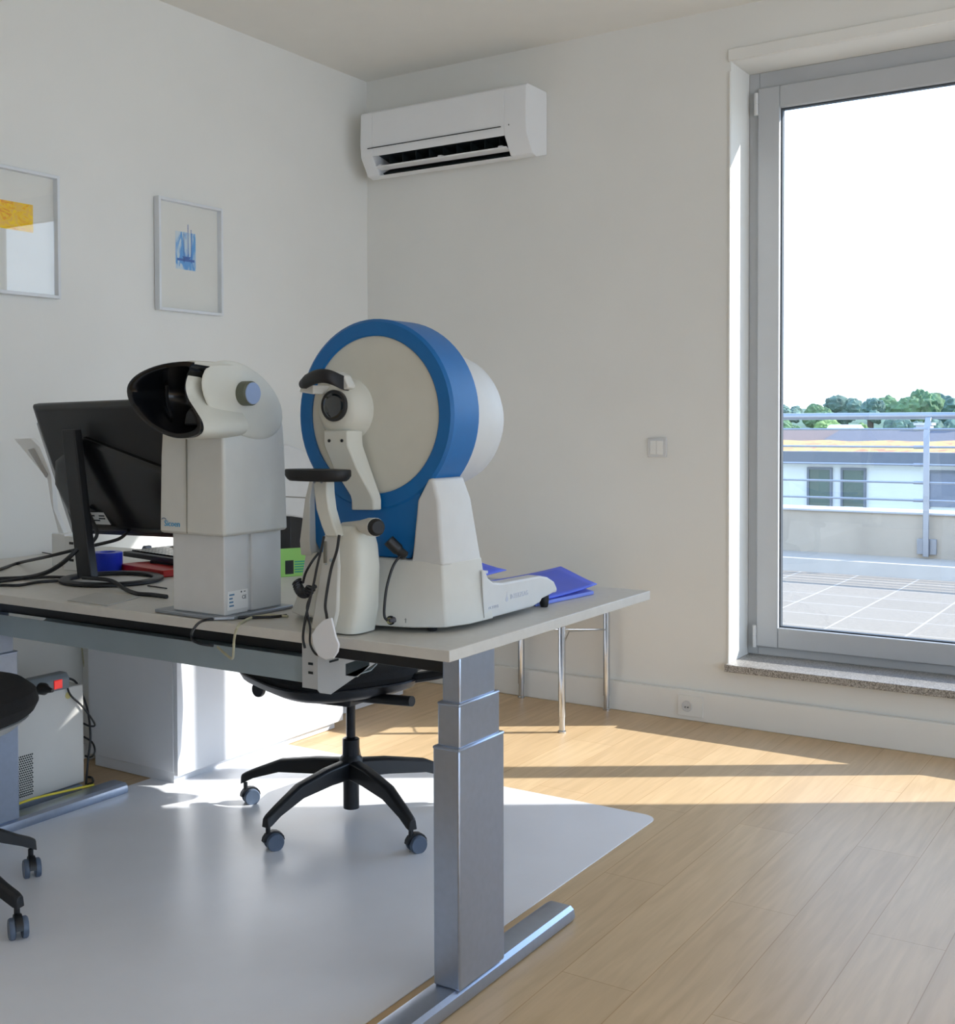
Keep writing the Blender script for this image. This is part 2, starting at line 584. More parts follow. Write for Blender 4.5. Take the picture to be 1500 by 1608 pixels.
# ------------------------------------------------------------------ big desk
DT = 0.80
desk = thing('desk', 'big grey height adjustable desk with silver telescopic legs carrying the instruments', 'desk', (-2.4, 2.6, 0))
b = MB(); b.box(XL + .01, -1.339, 2.082, 3.135, DT - .025, DT)
b.build('desktop', M['desk'], desk, bevel=.0015)
def column(x0, x1, y0, y1):
    base = None
    parts = []
    for k, (za, zb) in enumerate(((.038, .568), (.5, .664), (.62, .775))):
        iy, ix = .011 * k, .0055 * k
        b = MB(); b.box(x0 + ix, x1 - ix, y0 + iy, y1 - iy, za, zb)
        par = desk if k == 0 else base
        o = b.build('leg' if k == 0 else 'leg_stage', M['alu'], par, bevel=.005, seg=3)
        if k == 0:
            base = o
        if k < 2:
            c = MB(); c.box(x0 + ix - .001, x1 - ix + .001, y0 + iy - .001, y1 - iy + .001, zb - .006, zb + .002)
            c.build('collar', M['alu'], base, bevel=.004)
    return base
column(-1.431, -1.362, 2.155, 2.350)
column(-3.19, -3.121, 2.155, 2.350)
for x0, x1, y1, yn in ((-1.442, -1.360, 2.715, 1.62), (-3.20, -3.118, 2.80, 2.03)):
    b = MB()
    n = 5
    prof = [(x0, 0.012), (x0 + .004, .034), (x0 + .010, .038), (x1 - .014, .038), (x1 - .004, .030), (x1, .012), (x1 - .003, .004), (x0 + .003, .004)]
    rs = []
    for yy, s_ in ((yn, .9), (yn + .01, 1), (y1 - .02, 1), (y1 - .006, .96), (y1, .8)):
        cx = (x0 + x1) / 2
        rs.append([(cx + (p - cx) * s_, yy, .004 + (q - .004) * s_) for p, q in prof])
    b.rings(rs)
    b.build('foot', M['alu'], desk)
# dark steel crossbeam and the cable tray below it
b = MB(); b.box(-3.2, -1.42, 2.285, 2.345, .70, .774)
b.build('crossbeam', M['black'], desk, bevel=.003)
b = MB()
tp = [(2.25, .700), (2.253, .700), (2.253, .640), (2.29, .634), (2.47, .634), (2.497, .645), (2.497, .700), (2.50, .700), (2.50, .643), (2.472, .631), (2.288, .631), (2.25, .637)]
b.prism(tp, 'x', -3.17, -1.834)
tray = b.build('cable_tray', M['alu_dark'], desk)
b = MB()
# end plate with hex cutout
x = -1.812
outer = [(2.262, .735), (2.505, .735), (2.505, .672), (2.49, .658), (2.33, .618), (2.262, .630)]
b = MB()
oo = [(2.225, .742), (2.245, .742), (2.495, .742), (2.495, .676), (2.475, .660), (2.275, .611), (2.235, .622), (2.225, .632)]
inn = [(2.335, .676), (2.435, .680), (2.435, .655), (2.385, .634), (2.335, .647)]
def plate(b, oo, inn, xa, xb):
    bm = b.bm
    def loop(pts, xx): return [bm.verts.new((xx, p[0], p[1])) for p in pts]
    rings = []
    for xx in (xa, xb):
        vo, vi = loop(oo, xx), loop(inn, xx)
        ed = [bm.edges.new((vo[i], vo[(i + 1) % len(vo)])) for i in range(len(vo))]
        ed += [bm.edges.new((vi[i], vi[(i + 1) % len(vi)])) for i in range(len(vi))]
        bmesh.ops.triangle_fill(bm, use_beauty=True, edges=ed)
        rings.append((vo, vi))
    for k in (0, 1):
        a, c = rings[0][k], rings[1][k]
        for i in range(len(a)):
            j = (i + 1) % len(a)
            bm.faces.new((a[i], a[j], c[j], c[i]))
plate(b, oo, inn, -1.814, -1.811)
b.box(-1.86, -1.814, 2.225, 2.228, .632, .742)
b.box(-1.834, -1.814, 2.228, 2.5, .70, .703)
ep = b.build('end_plate', M['alu_light'], tray, flat=True)
for zz in (.690, .668):
    b = MB(); b.box(-1.84, -1.826, 2.2235, 2.2255, zz, zz + .006); b.build('slot', M['acdark'], ep, flat=True)
for y0_ in (2.27, 2.455):
    for zz in (.706, .690):
        b = MB(); b.box(-1.8115, -1.8095, y0_, y0_ + .035, zz, zz + .005); b.build('slot', M['acdark'], ep, flat=True)
for xa in (-2.95, -2.36):
    b = MB(); b.box(xa, xa + .055, 2.2825, 2.2845, .748, .770)
    b.build('sticker', M['paper'], desk, flat=True)

# ------------------------------------------------------------------ office chairs
def caster(parent, x, y, ang, dark, r=.027):
    b = MB()
    b.lathe([(.0075, .045), (.0075, .075)], (0, 0, 0), n=10)
    hood = []
    for k in range(9):
        a = PI * k / 8
        hood.append((.018 + (-.034) * math.cos(a) * 1.0, .030 + .030 * math.sin(a)))
    b.prism([(p[0] - .002, p[1]) for p in hood] , 'y', -.009, .009)
    M_ = Matrix.Translation((x, y, 0)) @ Matrix.Rotation(ang, 4, 'Z')
    b.xform(M_)
    c = b.build('caster', M['black'], parent)
    for s in (-1, 1):
        w_ = MB()
        w_.lathe([(r * .55, s * .022), (r * .9, s * .023), (r, s * .019), (r, s * .010), (r * .9, s * .008)], (.018, 0, r), 'y', n=28)
        w_.xform(M_)
        w_.build('wheel', dark, c)
    return c

def star_base(root, cx, cy, R, angs, hubz=.165, tip=.10, rr=1.0):
    b = MB()
    b.lathe([(.030, .135), (.042, .14), (.044, .17), (.036, .195), (.026, .205)], (cx, cy, 0), n=20)
    hub = b.build('base_hub', M['black'], root)
    for a in angs:
        l = MB()
        rs = []
        for t_, w_, zt, zb in ((.03, .030, .190, .135), (.12, .027, .186, .136), (.25, .024, .168, .128), (R - .05, .020, .128, .098), (R - .012, .018, .110, .078), (R, .014, .102, .072)):
            ca, sa = math.cos(a), math.sin(a)
            ring = []
            for u, z in ((-w_, zb), (-w_ * .75, zt - .006), (-w_ * .4, zt), (w_ * .4, zt), (w_ * .75, zt - .006), (w_, zb)):
                ring.append((cx + ca * t_ - sa * u, cy + sa * t_ + ca * u, z))
            rs.append(ring)
        l.rings(rs)
        l.build('base_leg', M['black'], root, bevel=.002)
        caster(root, cx + math.cos(a) * (R - .012), cy + math.sin(a) * (R - .012), math.radians(68) + .15 * math.sin(5 * a) if rr > 0 else -.5, M['caster'])

ch = thing('office_chair', 'black swivel office chair behind the desk, its star base on the white mat', 'chair', (-2.33, 3.03, 0))
cx, cy = -2.33, 3.03
star_base(ch, cx, cy, .395, [math.radians(a) for a in (195, 267, 335, 52, 125)])
b = MB(); b.lathe([(.026, .03), (.026, .135)], (cx, cy, 0), n=20); b.build('spindle', M['black'], ch)
b = MB(); b.lathe([(.028, .2), (.028, .255), (.024, .258), (.022, .258), (.015, .262), (.015, .39)], (cx, cy, 0), n=20); b.build('gas_lift', M['chrome_dark'], ch)
# seat: cushion on a curved black shell, turned a little
def loft_pad(b, c, rx, ry, levels, rot, pw=3.2, n=36):
    rs = []
    for z, s_ in levels:
        ring = []
        for k in range(n):
            a = 2 * PI * k / n
            ca, sa = math.cos(a), math.sin(a)
            u = math.copysign(abs(ca) ** (2 / pw), ca) * rx * s_
            v = math.copysign(abs(sa) ** (2 / pw), sa) * ry * s_
            p = Vector((u, v, z))
            ring.append(Vector(c) + Matrix.Rotation(rot, 3, 'Z') @ p)
        rs.append(ring)
    b.rings(rs)
SR = math.radians(-24)
b = MB(); loft_pad(b, (-2.40, 3.0, 0), .295, .255, ((.408, .25), (.412, .5), (.425, .78), (.447, .95), (.47, 1.0), (.474, .99)), SR)
b.build('seat_shell', M['black'], ch)
b = MB(); loft_pad(b, (-2.40, 3.0, 0), .286, .25, ((.472, .98), (.49, 1.0), (.51, .97), (.52, .85), (.522, .4)), SR)
b.build('seat', M['black_fabric'], ch)
b = MB(); b.prism([(-2.44, .392), (-2.43, .378), (-2.26, .385), (-2.255, .425), (-2.44, .425)], 'y', 2.93, 3.08)
b.build('tilt_mechanism', M['black'], ch, bevel=.006)
b = MB(); b.tube([(-2.30, 2.96, .412), (-2.02, 2.93, .437)], .016, 14)
b.build('lever', M['black'], ch)
b = MB(); b.tube([(-2.40, 2.96, .402), (-2.64, 2.95, .396)], .007, 10); b.lathe([(.024, -.008), (.026, 0), (.024, .008)], (-2.655, 2.95, .39), 'y', n=20)
b.build('height_lever', M['black'], ch)
for s in (-1, 1):
    b = MB()
    px_, py_ = (-1.975, 3.09) if s > 0 else (-2.735, 2.93)
    b.tube([(-2.39 + s * .17, 3.0 + s * .04, .452), (px_ - s * .05, py_ - s * .01, .492), (px_, py_, .53), (px_, py_ + .01, .66)], .017, 10)
    arm = b.build('armrest', M['black'], ch)
    b = MB(); loft_pad(b, (px_, py_, 0), .04, .12, ((.66, .9), (.668, 1), (.68, .95), (.684, .6)), SR)
    b.build('arm_pad', M['rubber'], arm)
b = MB()
b.tube([(-2.36, 3.12, .44), (-2.27, 3.30, .45), (-2.22, 3.39, .53), (-2.20, 3.42, .75)], .022, 10)
b.build('back_support', M['black'], ch)
b = MB()
rs = []
for z, wd in ((.56, .12), (.60, .15), (.75, .165), (.92, .155), (.96, .12)):
    ring = []
    for k in range(20):
        a = 2 * PI * k / 20
        u = math.copysign(abs(math.cos(a)) ** .6, math.cos(a)) * wd
        v = math.sin(a) * .03 + abs(u / .235) ** 2 * -.05
        p = Matrix.Rotation(SR, 3, 'Z') @ Vector((u, v, 0))
        ring.append((-2.205 + p.x, 3.40 + p.y, z))
    rs.append(ring)
b.rings(rs)
b.build('backrest', M['black_fabric'], ch, bevel=.004)

# second chair, mostly left of the picture
c2 = thing('office_chair', 'black swivel chair cut off by the left edge, in front of the desk', 'chair', (-2.83, 1.775, 0))
star_base(c2, -2.83, 1.775, .37, [math.radians(a) for a in (82.5, 13, 152, 224, 296)], rr=-1)
b = MB(); b.lathe([(.028, .03), (.028, .255), (.015, .262), (.015, .45)], (-2.83, 1.775, 0), n=18); b.build('gas_lift', M['chrome_dark'], c2)
cc = at(8, 1110, 'y', 1.98)
b = MB()
loft_pad(b, (-2.82, 1.86, 0), .25, .25, ((.452, .3), (.458, .5), (.475, .78), (.505, .95), (.53, 1.0), (.56, .97), (.585, .85), (.598, .5), (.60, .1)), 0.3, pw=2.4)
b.build('seat', M['black_fabric'], c2)
b = MB()
loft_pad(b, (-2.82, 1.86, 0), .235, .235, ((.44, .35), (.448, .6), (.462, .82), (.49, .96), (.495, .9)), 0.3, pw=2.4)
b.build('seat_shell', M['alu_light'], c2)
b = MB(); b.tube([(-2.88, 1.66, .5), (-2.93, 1.52, .5), (-2.94, 1.48, .6), (-2.95, 1.46, .8)], .02, 10); b.build('back_support', M['black'], c2)
b = MB(); b.box(-3.16, -2.74, 1.40, 1.45, .62, 1.02); b.build('backrest', M['black_fabric'], c2, bevel=.02, seg=4)

# ------------------------------------------------------------------ sideboards
def cabinet(label, x0, x1, y0, y1, z0, z1, splits):
    o = thing('sideboard', label, 'cabinet', ((x0 + x1) / 2, (y0 + y1) / 2, 0))
    b = MB()
    b.box(x0, x1 - .02, y0, y1, z0, z1)
    b.build('body', M['sideboard'], o, bevel=.002)
    b = MB(); b.box(x0 + .02, x1 - .03, y0 + .012, y1 - .02, 0.002, z0)
    b.build('plinth', M['sideboard'], o, bevel=.001)
    ys = [y0] + splits + [y1]
    for a, c in zip(ys[:-1], ys[1:]):
        d = MB(); d.box(x1 - .019, x1, a + .0015, c - .0015, z0 - .01, z1 - .003)
        d.build('door', M['sideboard'], o, bevel=.0015)
    return o
cabinet('long white sideboard with sunlit front behind the left half of the desk', -3.50, -3.035, 2.945, 3.895, .045, .70, [3.42])
cabinet('lower white cabinet in the far corner past the sunlit sideboard', -3.56, -3.15, 3.93, 4.56, .05, .38, [])
# white vertical cable duct between the pc and the sideboard
b = MB(); b.box(-3.598, -3.555, 3.0, 3.045, 0.0, .74)
tag(b.build('cable_duct', M['white_trim'], bevel=.003), 'narrow white vertical cable duct on the left wall beside the sideboard end', 'duct')

# ------------------------------------------------------------------ little chrome-legged table
tb = thing('side_table', 'low side table with chrome tube legs standing against the window wall behind the desk', 'table', (-2.46, 4.56, 0))
b = MB(); b.box(-2.72, -2.215, 4.30, 4.805, .450, .470); b.build('tabletop', M['desk'], tb, bevel=.002)
for x_, y_ in ((-2.241, 4.34), (-2.25, 4.785), (-2.682, 4.785), (-2.69, 4.34)):
    b = MB()
    b.lathe([(.017, 0), (.017, .006), (.0125, .01), (.0125, .065), (.015, .066), (.015, .45)], (x_, y_, 0), n=20)
    b.build('leg', M['chrome'], tb)
b = MB()
b.tube([(-2.25, 4.775, .36), (-2.30, 4.52, .385), (-2.25, 4.352, .34)], .003, 6, smooth=False)
b.tube([(-2.25, 4.785, .36), (-2.57, 4.786, .33)], .003, 6)
b.build('wire_brace', M['chrome'], tb)

# ------------------------------------------------------------------ PC, power strip, cables under the desk
pc = thing('computer', 'light grey computer tower with perforated vent under the left end of the desk', 'computer', (-3.38, 2.58, 0))
b = MB(); b.box(-3.47, -3.28, 2.40, 2.738, .028, .372); b.build('case', M['pc'], pc, bevel=.004)
b = MB(); b.box(-3.475, -3.268, 2.38, 2.72, .0, .026); b.build('base', M['pcbase'], pc, bevel=.003)
b = MB()
for i in range(9):
    for j in range(18):
        yy = 2.455 + i * .0078 + (j % 2) * .0035
        zz = .045 + j * .0078
        b.lathe([(.0029, 0), (.0029, .0012)], (-3.28, yy, zz), 'x', n=6)
o = b.build('vent', M['acdark'], pc, flat=True)
b = MB(); b.lathe([(.012, 0), (.012, .0012)], (-3.28, 2.672, .345), 'x', n=16); b.build('sticker', M['yellowed'], pc, flat=True)
M['strip_grey'] = mat('power_strip_grey', (118, 126, 132), .5)
ps = thing('power_strip', 'grey power strip with red rocker switch lying on top of the computer tower', 'power strip', (-3.30, 2.5, .372))
b = MB(); b.prism([(-3.31, .374), (-3.262, .374), (-3.262, .412), (-3.275, .428), (-3.312, .428)], 'y', 2.30, 2.665)
b.build('housing', M['strip_grey'], ps, bevel=.004)
b = MB(); b.box(-3.262, -3.2585, 2.598, 2.632, .381, .411); r_ = b.build('rocker_switch', M['red_switch'], ps, bevel=.002)
b = MB(); b.lathe([(.020, 0), (.020, .02), (.012, .032), (.006, .06)], (-3.262, 2.545, .395), 'x', n=16)
tag(b.build('power_plug', M['black']), 'black round mains plug pushed into the grey power strip', 'plug')

def cable(name, label, pts, r, m, n=7):
    b = MB(); b.tube(pts, r, n)
    o = b.build(name, m)
    tag(o, label, 'cable')
    return o
cable('cable', 'dark cable looping down from the power strip beside the computer tower',
      [(-3.285, 2.668, .40), at(110, 1090, 'x', -3.27), at(130, 1110, 'x', -3.27), at(149, 1137, 'x', -3.26), at(141, 1140, 'x', -3.27), at(131, 1136, 'x', -3.3)], .0035, M['black'])
cable('cable', 'thin dark cable dropping behind the computer tower to the floor',
      [(-3.30, 2.672, .405), at(118, 1070, 'x', -3.30), at(130, 1092, 'x', -3.31), at(139, 1122, 'x', -3.31), at(142, 1160, 'x', -3.31), at(138, 1195, 'x', -3.31), at(135, 1232, 'x', -3.31)], .004, M['black'])
cable('cable', 'dark cable bowed out low beside the computer tower near the duct',
      [at(132, 1157, 'x', -3.4), at(145, 1166, 'x', -3.4), at(149, 1180, 'x', -3.4), at(142, 1189, 'x', -3.4), at(134, 1187, 'x', -3.4)], .0035, M['black'])
cable('cable', 'short dark cable loop lying on the oak floor behind the desk foot',
      [at(136, 1220, 'z', .006), at(144, 1221, 'z', .006), at(146, 1228, 'z', .006), at(138, 1232, 'z', .006)], .004, M['black'])
cable('cable', 'thin pale cable hanging down the left wall above the power strip',
      [at(128, 1010, 'x', -3.59), at(131, 1040, 'x', -3.59), at(137, 1066, 'x', -3.59), at(140, 1085, 'x', -3.59)], .003, M['beige_cable'])
cable('cable', 'yellow cable stretched low across the computer tower to the desk foot',
      [(-3.19, 2.30, .052), (-3.205, 2.45, .055), (-3.21, 2.60, .044), (-3.21, 2.72, .034)], .004, M['yellow'])

# ------------------------------------------------------------------ air conditioner
ac = thing('air_conditioner', 'white wall mounted air conditioner with open dark outlet high in the corner', 'air conditioner', (-3.03, 4.74, 2.48))
AX0, AX1 = -3.49, -2.572
prof = [(4.838, 2.785), (4.655, 2.785), (4.643, 2.775), (4.638, 2.62), (4.642, 2.590)]
low_front = (4.645, 2.565)
low_back = (4.70, 2.485)
bot = [(4.74, 2.475), (4.838, 2.50)]
lx0, lx1 = -3.42, -2.685
b = MB()
full = prof + [low_front, low_back] + bot
b.prism(full, 'x', AX0, lx0)
b.prism(full, 'x', lx1, AX1)
b.prism(prof + [low_front, (4.70, 2.60), (4.80, 2.58), (4.838, 2.56)], 'x', lx0, lx1)
b.prism([(4.70, 2.4845), (4.74, 2.475), (4.838, 2.50), (4.838, 2.51), (4.74, 2.487)], 'x', lx0, lx1)
b.build('housing', M['acwhite'], ac, bevel=.003, seg=3)
b = MB(); b.prism([(4.70, 2.598), (4.80, 2.578), (4.82, 2.52), (4.742, 2.49), (4.73, 2.50), (4.79, 2.53), (4.78, 2.56), (4.69, 2.58)], 'x', lx0 + .001, lx1 - .001)
b.build('outlet_duct', M['acdark'], ac, flat=True)
b = MB()
b.box(AX0 + .045, -2.70, 4.6345, 4.645, 2.6045, 2.6075)
b.build('panel_seam', M['acdark'], ac, flat=True)
b = MB()
b.prism([(4.668, 2.524), (4.712, 2.513), (4.712, 2.509), (4.668, 2.517)], 'x', lx0 + .004, lx1 - .004)
b.build('louvre', M['acwhite'], ac, bevel=.001)
for i in range(9):
    xx = lx0 + .06 + i * (lx1 - lx0 - .12) / 8
    b = MB(); b.box(xx, xx + .003, 4.70, 4.77, 2.53, 2.575)
    b.build('vane', M['acdark'], ac, flat=True)
for xx in (lx0 + .012, (lx0 + lx1) / 2 - .01, lx1 - .05):
    b = MB(); b.prism([(4.668, 2.519), (4.70, 2.510), (4.70, 2.532), (4.676, 2.532)], 'x', xx, xx + .02)
    b.build('louvre_bracket', M['acwhite'], ac)
b = MB(); b.box(-2.66, -2.657, 4.636, 4.645, 2.606, 2.612); b.build('indicator', M['acdark'], ac)

# ------------------------------------------------------------------ pictures
def picture(label, y0, y1, z0, z1, art, rot=0.0):
    o = thing('picture_frame', label, 'picture', (XL, (y0 + y1) / 2, (z0 + z1) / 2))
    f_, d = .012, .032
    b = MB()
    b.box(XL + .003, XL + d, y0, y0 + f_, z0, z1); b.box(XL + .003, XL + d, y1 - f_, y1, z0, z1)
    b.box(XL + .003, XL + d, y0 + f_, y1 - f_, z0, z0 + f_); b.box(XL + .003, XL + d, y0 + f_, y1 - f_, z1 - f_, z1)
    b.build('frame', M['picframe'], o, bevel=.0015)
    b = MB(); b.box(XL + .003, XL + .008, y0 + f_, y1 - f_, z0 + f_, z1 - f_)
    mount = b.build('mount', M['board'], o, flat=True)
    b = MB(); b.box(XL + .020, XL + .022, y0 + f_, y1 - f_, z0 + f_, z1 - f_)
    b.build('glazing', M['picglass'], o, flat=True)
    a0, a1, c0, c1, am = art
    b = MB(); b.box(XL + .008, XL + .0086, a0, a1, c0, c1)
    b.build('artwork', am, mount, flat=True)
    o.rotation_euler = (0, 0, rot)
    return o
def art_mat(name, base, cols, scale, dist, seed):
    mt = bpy.data.materials.new(name)
    mt.use_nodes = True
    t = mt.node_tree
    b = t.nodes['Principled BSDF']
    b.inputs['Roughness'].default_value = 0.8
    tc = t.nodes.new('ShaderNodeTexCoord')
    mp = t.nodes.new('ShaderNodeMapping')
    mp.inputs['Location'].default_value = (seed, seed, seed)
    mp.inputs['Scale'].default_value = scale
    t.links.new(tc.outputs['Object'], mp.inputs[0])
    nz = t.nodes.new('ShaderNodeTexNoise')
    nz.inputs['Scale'].default_value = 1
    nz.inputs['Detail'].default_value = 3
    nz.inputs['Distortion'].default_value = dist
    t.links.new(mp.outputs[0], nz.inputs['Vector'])
    r = t.nodes.new('ShaderNodeValToRGB')
    els = [(0.0, base)] + cols
    r.color_ramp.elements[0].position = els[0][0]
    r.color_ramp.elements[0].color = tuple(lin(c) for c in els[0][1]) + (1,)
    r.color_ramp.elements[1].position = els[-1][0]
    r.color_ramp.elements[1].color = tuple(lin(c) for c in els[-1][1]) + (1,)
    for p, c in els[1:-1]:
        e_ = r.color_ramp.elements.new(p)
        e_.color = tuple(lin(q) for q in c) + (1,)
    t.links.new(nz.outputs['Fac'], r.inputs[0])
    t.links.new(r.outputs[0], b.inputs['Base Color'])
    return mt
A_y = art_mat('yellow_artwork', (250, 205, 20), [(.42, (252, 214, 20)), (.5, (240, 190, 90)), (.56, (250, 210, 20)), (.66, (235, 150, 40)), (.72, (246, 210, 40))], (5, 14, 22), 1.5, 3.1)
A_b = art_mat('blue_artwork', (70, 140, 210), [(.4, (90, 160, 220)), (.5, (190, 212, 226)), (.62, (205, 218, 224)), (.75, (215, 222, 222))], (10, 26, 9), .8, 1.2)
p1 = at(52, 322, 'x', -3.59); p1b = at(50, 372, 'x', -3.59)
picture('larger silver-framed picture with yellow print, cut off by the left edge', 2.36, 2.896, 1.742, 2.195, (2.52, p1.y, 1.975, p1.z, A_y), rot=0.0)
q1 = at(276, 362, 'x', -3.59); q2 = at(308, 426, 'x', -3.59)
picp = picture('small silver-framed picture with blue sailing boats, nearer the corner', 3.388, 3.760, 1.741, 2.201, (q1.y, q2.y, q2.z, q1.z, A_b))
# masts and hull strokes of the sketch
b = MB()
yc = (q1.y + q2.y) / 2
for dy, h0, h1 in ((-.012, .03, .15), (.012, .035, .19), (.03, .03, .17)):
    b.box(XL + .0086, XL + .0090, yc + dy, yc + dy + .003, q2.z + h0, q2.z + h1)
b.box(XL + .0086, XL + .0090, yc - .05, yc + .05, q2.z + .035, q2.z + .045)
b.prism([(yc - .02, q2.z + .055), (yc + .028, q2.z + .055), (yc + .015, q2.z + .040), (yc - .01, q2.z + .040)], 'x', XL + .0086, XL + .0091)
art = [k for k in bpy.data.objects if k.name.startswith('mount') and k.parent == picp][0]
b.build('brushwork', mat('sketch_blue', (48, 100, 180), .8), art, flat=True)

# ------------------------------------------------------------------ switch and socket
sw = thing('light_switch', 'square white double light switch on the window wall left of the glazed door', 'switch', (-2.03, YF, 1.167))
b = MB(); b.box(-2.075, -1.990, YF - .010, YF, 1.124, 1.208); b.build('plate', M['hinge'], sw, bevel=.002)
for k in range(2):
    b = MB(); b.box(-2.063 + k * .0305, -2.034 + k * .0305, YF - .014, YF - .010, 1.136, 1.196); b.build('rocker', M['white_trim'], sw, bevel=.001)
so_ = thing('wall_socket', 'white mains socket set in the trunking below the light switch', 'socket', (-1.885, 4.81, .062))
b = MB(); b.box(-1.925, -1.815, 4.805, 4.812, .02, .108); b.build('plate', M['white_trim'], so_, bevel=.001)
b = MB(); b.lathe([(.024, -.007), (.022, -.010), (.018, -.009), (.017, -.0075)], (-1.885, 4.812, .062), 'y', n=24); b.build('rim', M['hinge'], so_)
for dx in (-.006, .006):
    b = MB(); b.lathe([(.0025, -.0115), (.0025, -.0075)], (-1.885 + dx, 4.812, .058), 'y', n=8); b.build('contact', M['acdark'], so_)

# ------------------------------------------------------------------ column instrument with visor
vi = thing('eye_tester', 'tall ivory vision tester with black face visor standing on the desk', 'eye tester', (-2.1, 2.2, DT))
b = MB()
b.prism([(-2.235, 2.095), (-2.02, 2.085), (-1.985, 2.12), (-1.985, 2.34), (-2.235, 2.34)], 'z', DT + .001, DT + .010)
b.build('base_plate', M['steel'], vi, bevel=.002)
b = MB()
b.prism([(-2.182, 2.108), (-2.006, 2.108), (-2.006, 2.192), (-2.016, 2.192), (-2.016, 2.206), (-2.006, 2.206), (-2.006, 2.318), (-2.182, 2.318)], 'z', DT + .010, 1.03)
pl = b.build('pedestal', M['cream2'], vi, bevel=.003)
# type plate with small print
b = MB(); b.box(-2.006, -2.0045, 2.118, 2.190, .822, .868)
tp_ = b.build('type_plate', M['paper'], pl, flat=True)
M['print_blue'] = mat('print_blue', (90, 130, 165), .7)
M['print_dark'] = mat('print_dark', (50, 58, 66), .7)
text('ce_mark', 'CE', .013, M['print_dark'], pl, (-2.0043, 2.168, .845), (0, 1, 0), (0, 0, 1))
for k, ww in enumerate((.018, .012, .014, .016)):
    b = MB(); b.box(-2.0045, -2.0041, 2.123, 2.123 + ww, .857 - k * .009, .861 - k * .009)
    b.build('print_line', M['print_blue'], pl, flat=True)
b = MB(); b.box(-2.0045, -2.0041, 2.164, 2.168, .861, .865); b.box(-2.0045, -2.0041, 2.175, 2.181, .862, .864)
b.build('print_line', M['print_dark'], pl, flat=True)
# housing: slightly flared box, two front panels
b = MB()
rs = []
for z, g in ((1.005, 0.0), (1.012, .002), (1.20, -.001), (1.27, -.004), (1.31, -.010)):
    rs.append([(-2.208 - g, 2.092 - g, z), (-1.990 + g, 2.092 - g, z), (-1.990 + g, 2.322 + g, z), (-2.208 - g, 2.322 + g, z)])
b.rings(rs)
b.build('housing', M['cream'], vi, bevel=.008, seg=4)
b = MB(); b.box(-2.1135, -2.1122, 2.0885, 2.093, 1.008, 1.245)
b.build('panel_seam', M['seam'], vi, flat=True)
text('logo', 'Sicoen', .021, mat('logo_cyan', (60, 150, 195), .6), vi, (-2.192, 2.0895, 1.023), (1, 0, 0), (0, 0, 1))
b = MB()
b.tube([(-2.193 + .008 * math.cos(a / 10), 2.0893, 1.037 + .006 * math.sin(a / 10)) for a in range(4, 30, 4)], .0009, 6)
b.build('logo_arc', mat('logo_navy', (40, 80, 120), .6), vi)
# head: egg shaped shell running front to back
hy = [2.085, 2.09, 2.10, 2.115, 2.15, 2.21, 2.26, 2.30, 2.325, 2.335]
zt = [1.422, 1.428, 1.430, 1.428, 1.420, 1.405, 1.386, 1.362, 1.340, 1.322]
zb = [1.262, 1.25, 1.245, 1.24, 1.235, 1.233, 1.24, 1.258, 1.282, 1.305]
b = MB()
rs = []
for y_, t_, u_ in zip(hy, zt, zb):
    hw = .108 * (1 - max(0, (y_ - 2.22) / .13) ** 2.5 * .35)
    c0, h = (t_ + u_) / 2, (t_ - u_) / 2
    ring = []
    for k in range(36):
        a = 2 * PI * k / 36
        ca, sa = math.cos(a), math.sin(a)
        ring.append((-2.099 + math.copysign(abs(ca) ** .62, ca) * hw, y_, c0 + math.copysign(abs(sa) ** .72, sa) * h))
    rs.append(ring)
b.rings(rs)
head = b.build('head', M['cream_warm'], vi, angle=50)
# side boss, tilted ellipse
b = MB()
T = Matrix.Rotation(math.radians(-22), 3, 'X')
b.ellipsoid((-1.994, 2.168, 1.335), (.014, .152, .084), 36, 18, T)
b.build('side_cover', M['cream_warm'], head)
b = MB(); b.lathe([(.030, 0), (.030, .026), (.027, .030)], (-1.982, 2.155, 1.352), 'x', n=32)
kn = b.build('knob', mat('knob_dark', (92, 98, 84), .5), head)
b = MB(); b.lathe([(.027, .030), (.0265, .033)], (-1.982, 2.155, 1.352), 'x', n=32); b.build('knob_face', M['blue_knob'], kn, bevel=.001)
# visor: rim swept round the face opening, bowl behind it
def V(px, py, y): return at(px, py, 'y', y)
rim = [V(301, 569, 1.985), V(272, 569, 1.965), V(240, 576, 1.95), V(212, 590, 1.945), V(199, 609, 1.95), V(204, 634, 1.955), V(221, 657, 1.955), V(245, 676, 1.955), V(272, 687, 1.965), V(296, 687, 1.975), V(314, 678, 1.985), V(316, 663, 1.99), V(308, 645, 1.995), V(298, 625, 2.0), V(294, 605, 2.0), V(297, 585, 1.995)]
cen = Vector((sum(p.x for p in rim) / len(rim), 1.97, sum(p.z for p in rim) / len(rim)))
def ringat(s, y, blend):
    return [Vector((cen.x + (p.x - cen.x) * s, p.y * (1 - blend) + y * blend, cen.z + (p.z - cen.z) * s)) for p in rim]
def dens(r):
    n = len(r); q = []
    for i in range(n):
        p0, p1_, p2_, p3 = r[i - 1], r[i], r[(i + 1) % n], r[(i + 2) % n]
        for k in range(4):
            t = k / 4
            q.append(0.5 * ((2 * p1_) + (p2_ - p0) * t + (2 * p0 - 5 * p1_ + 4 * p2_ - p3) * t * t + (3 * p1_ - p0 - 3 * p2_ + p3) * t ** 3))
    return q
b = MB()
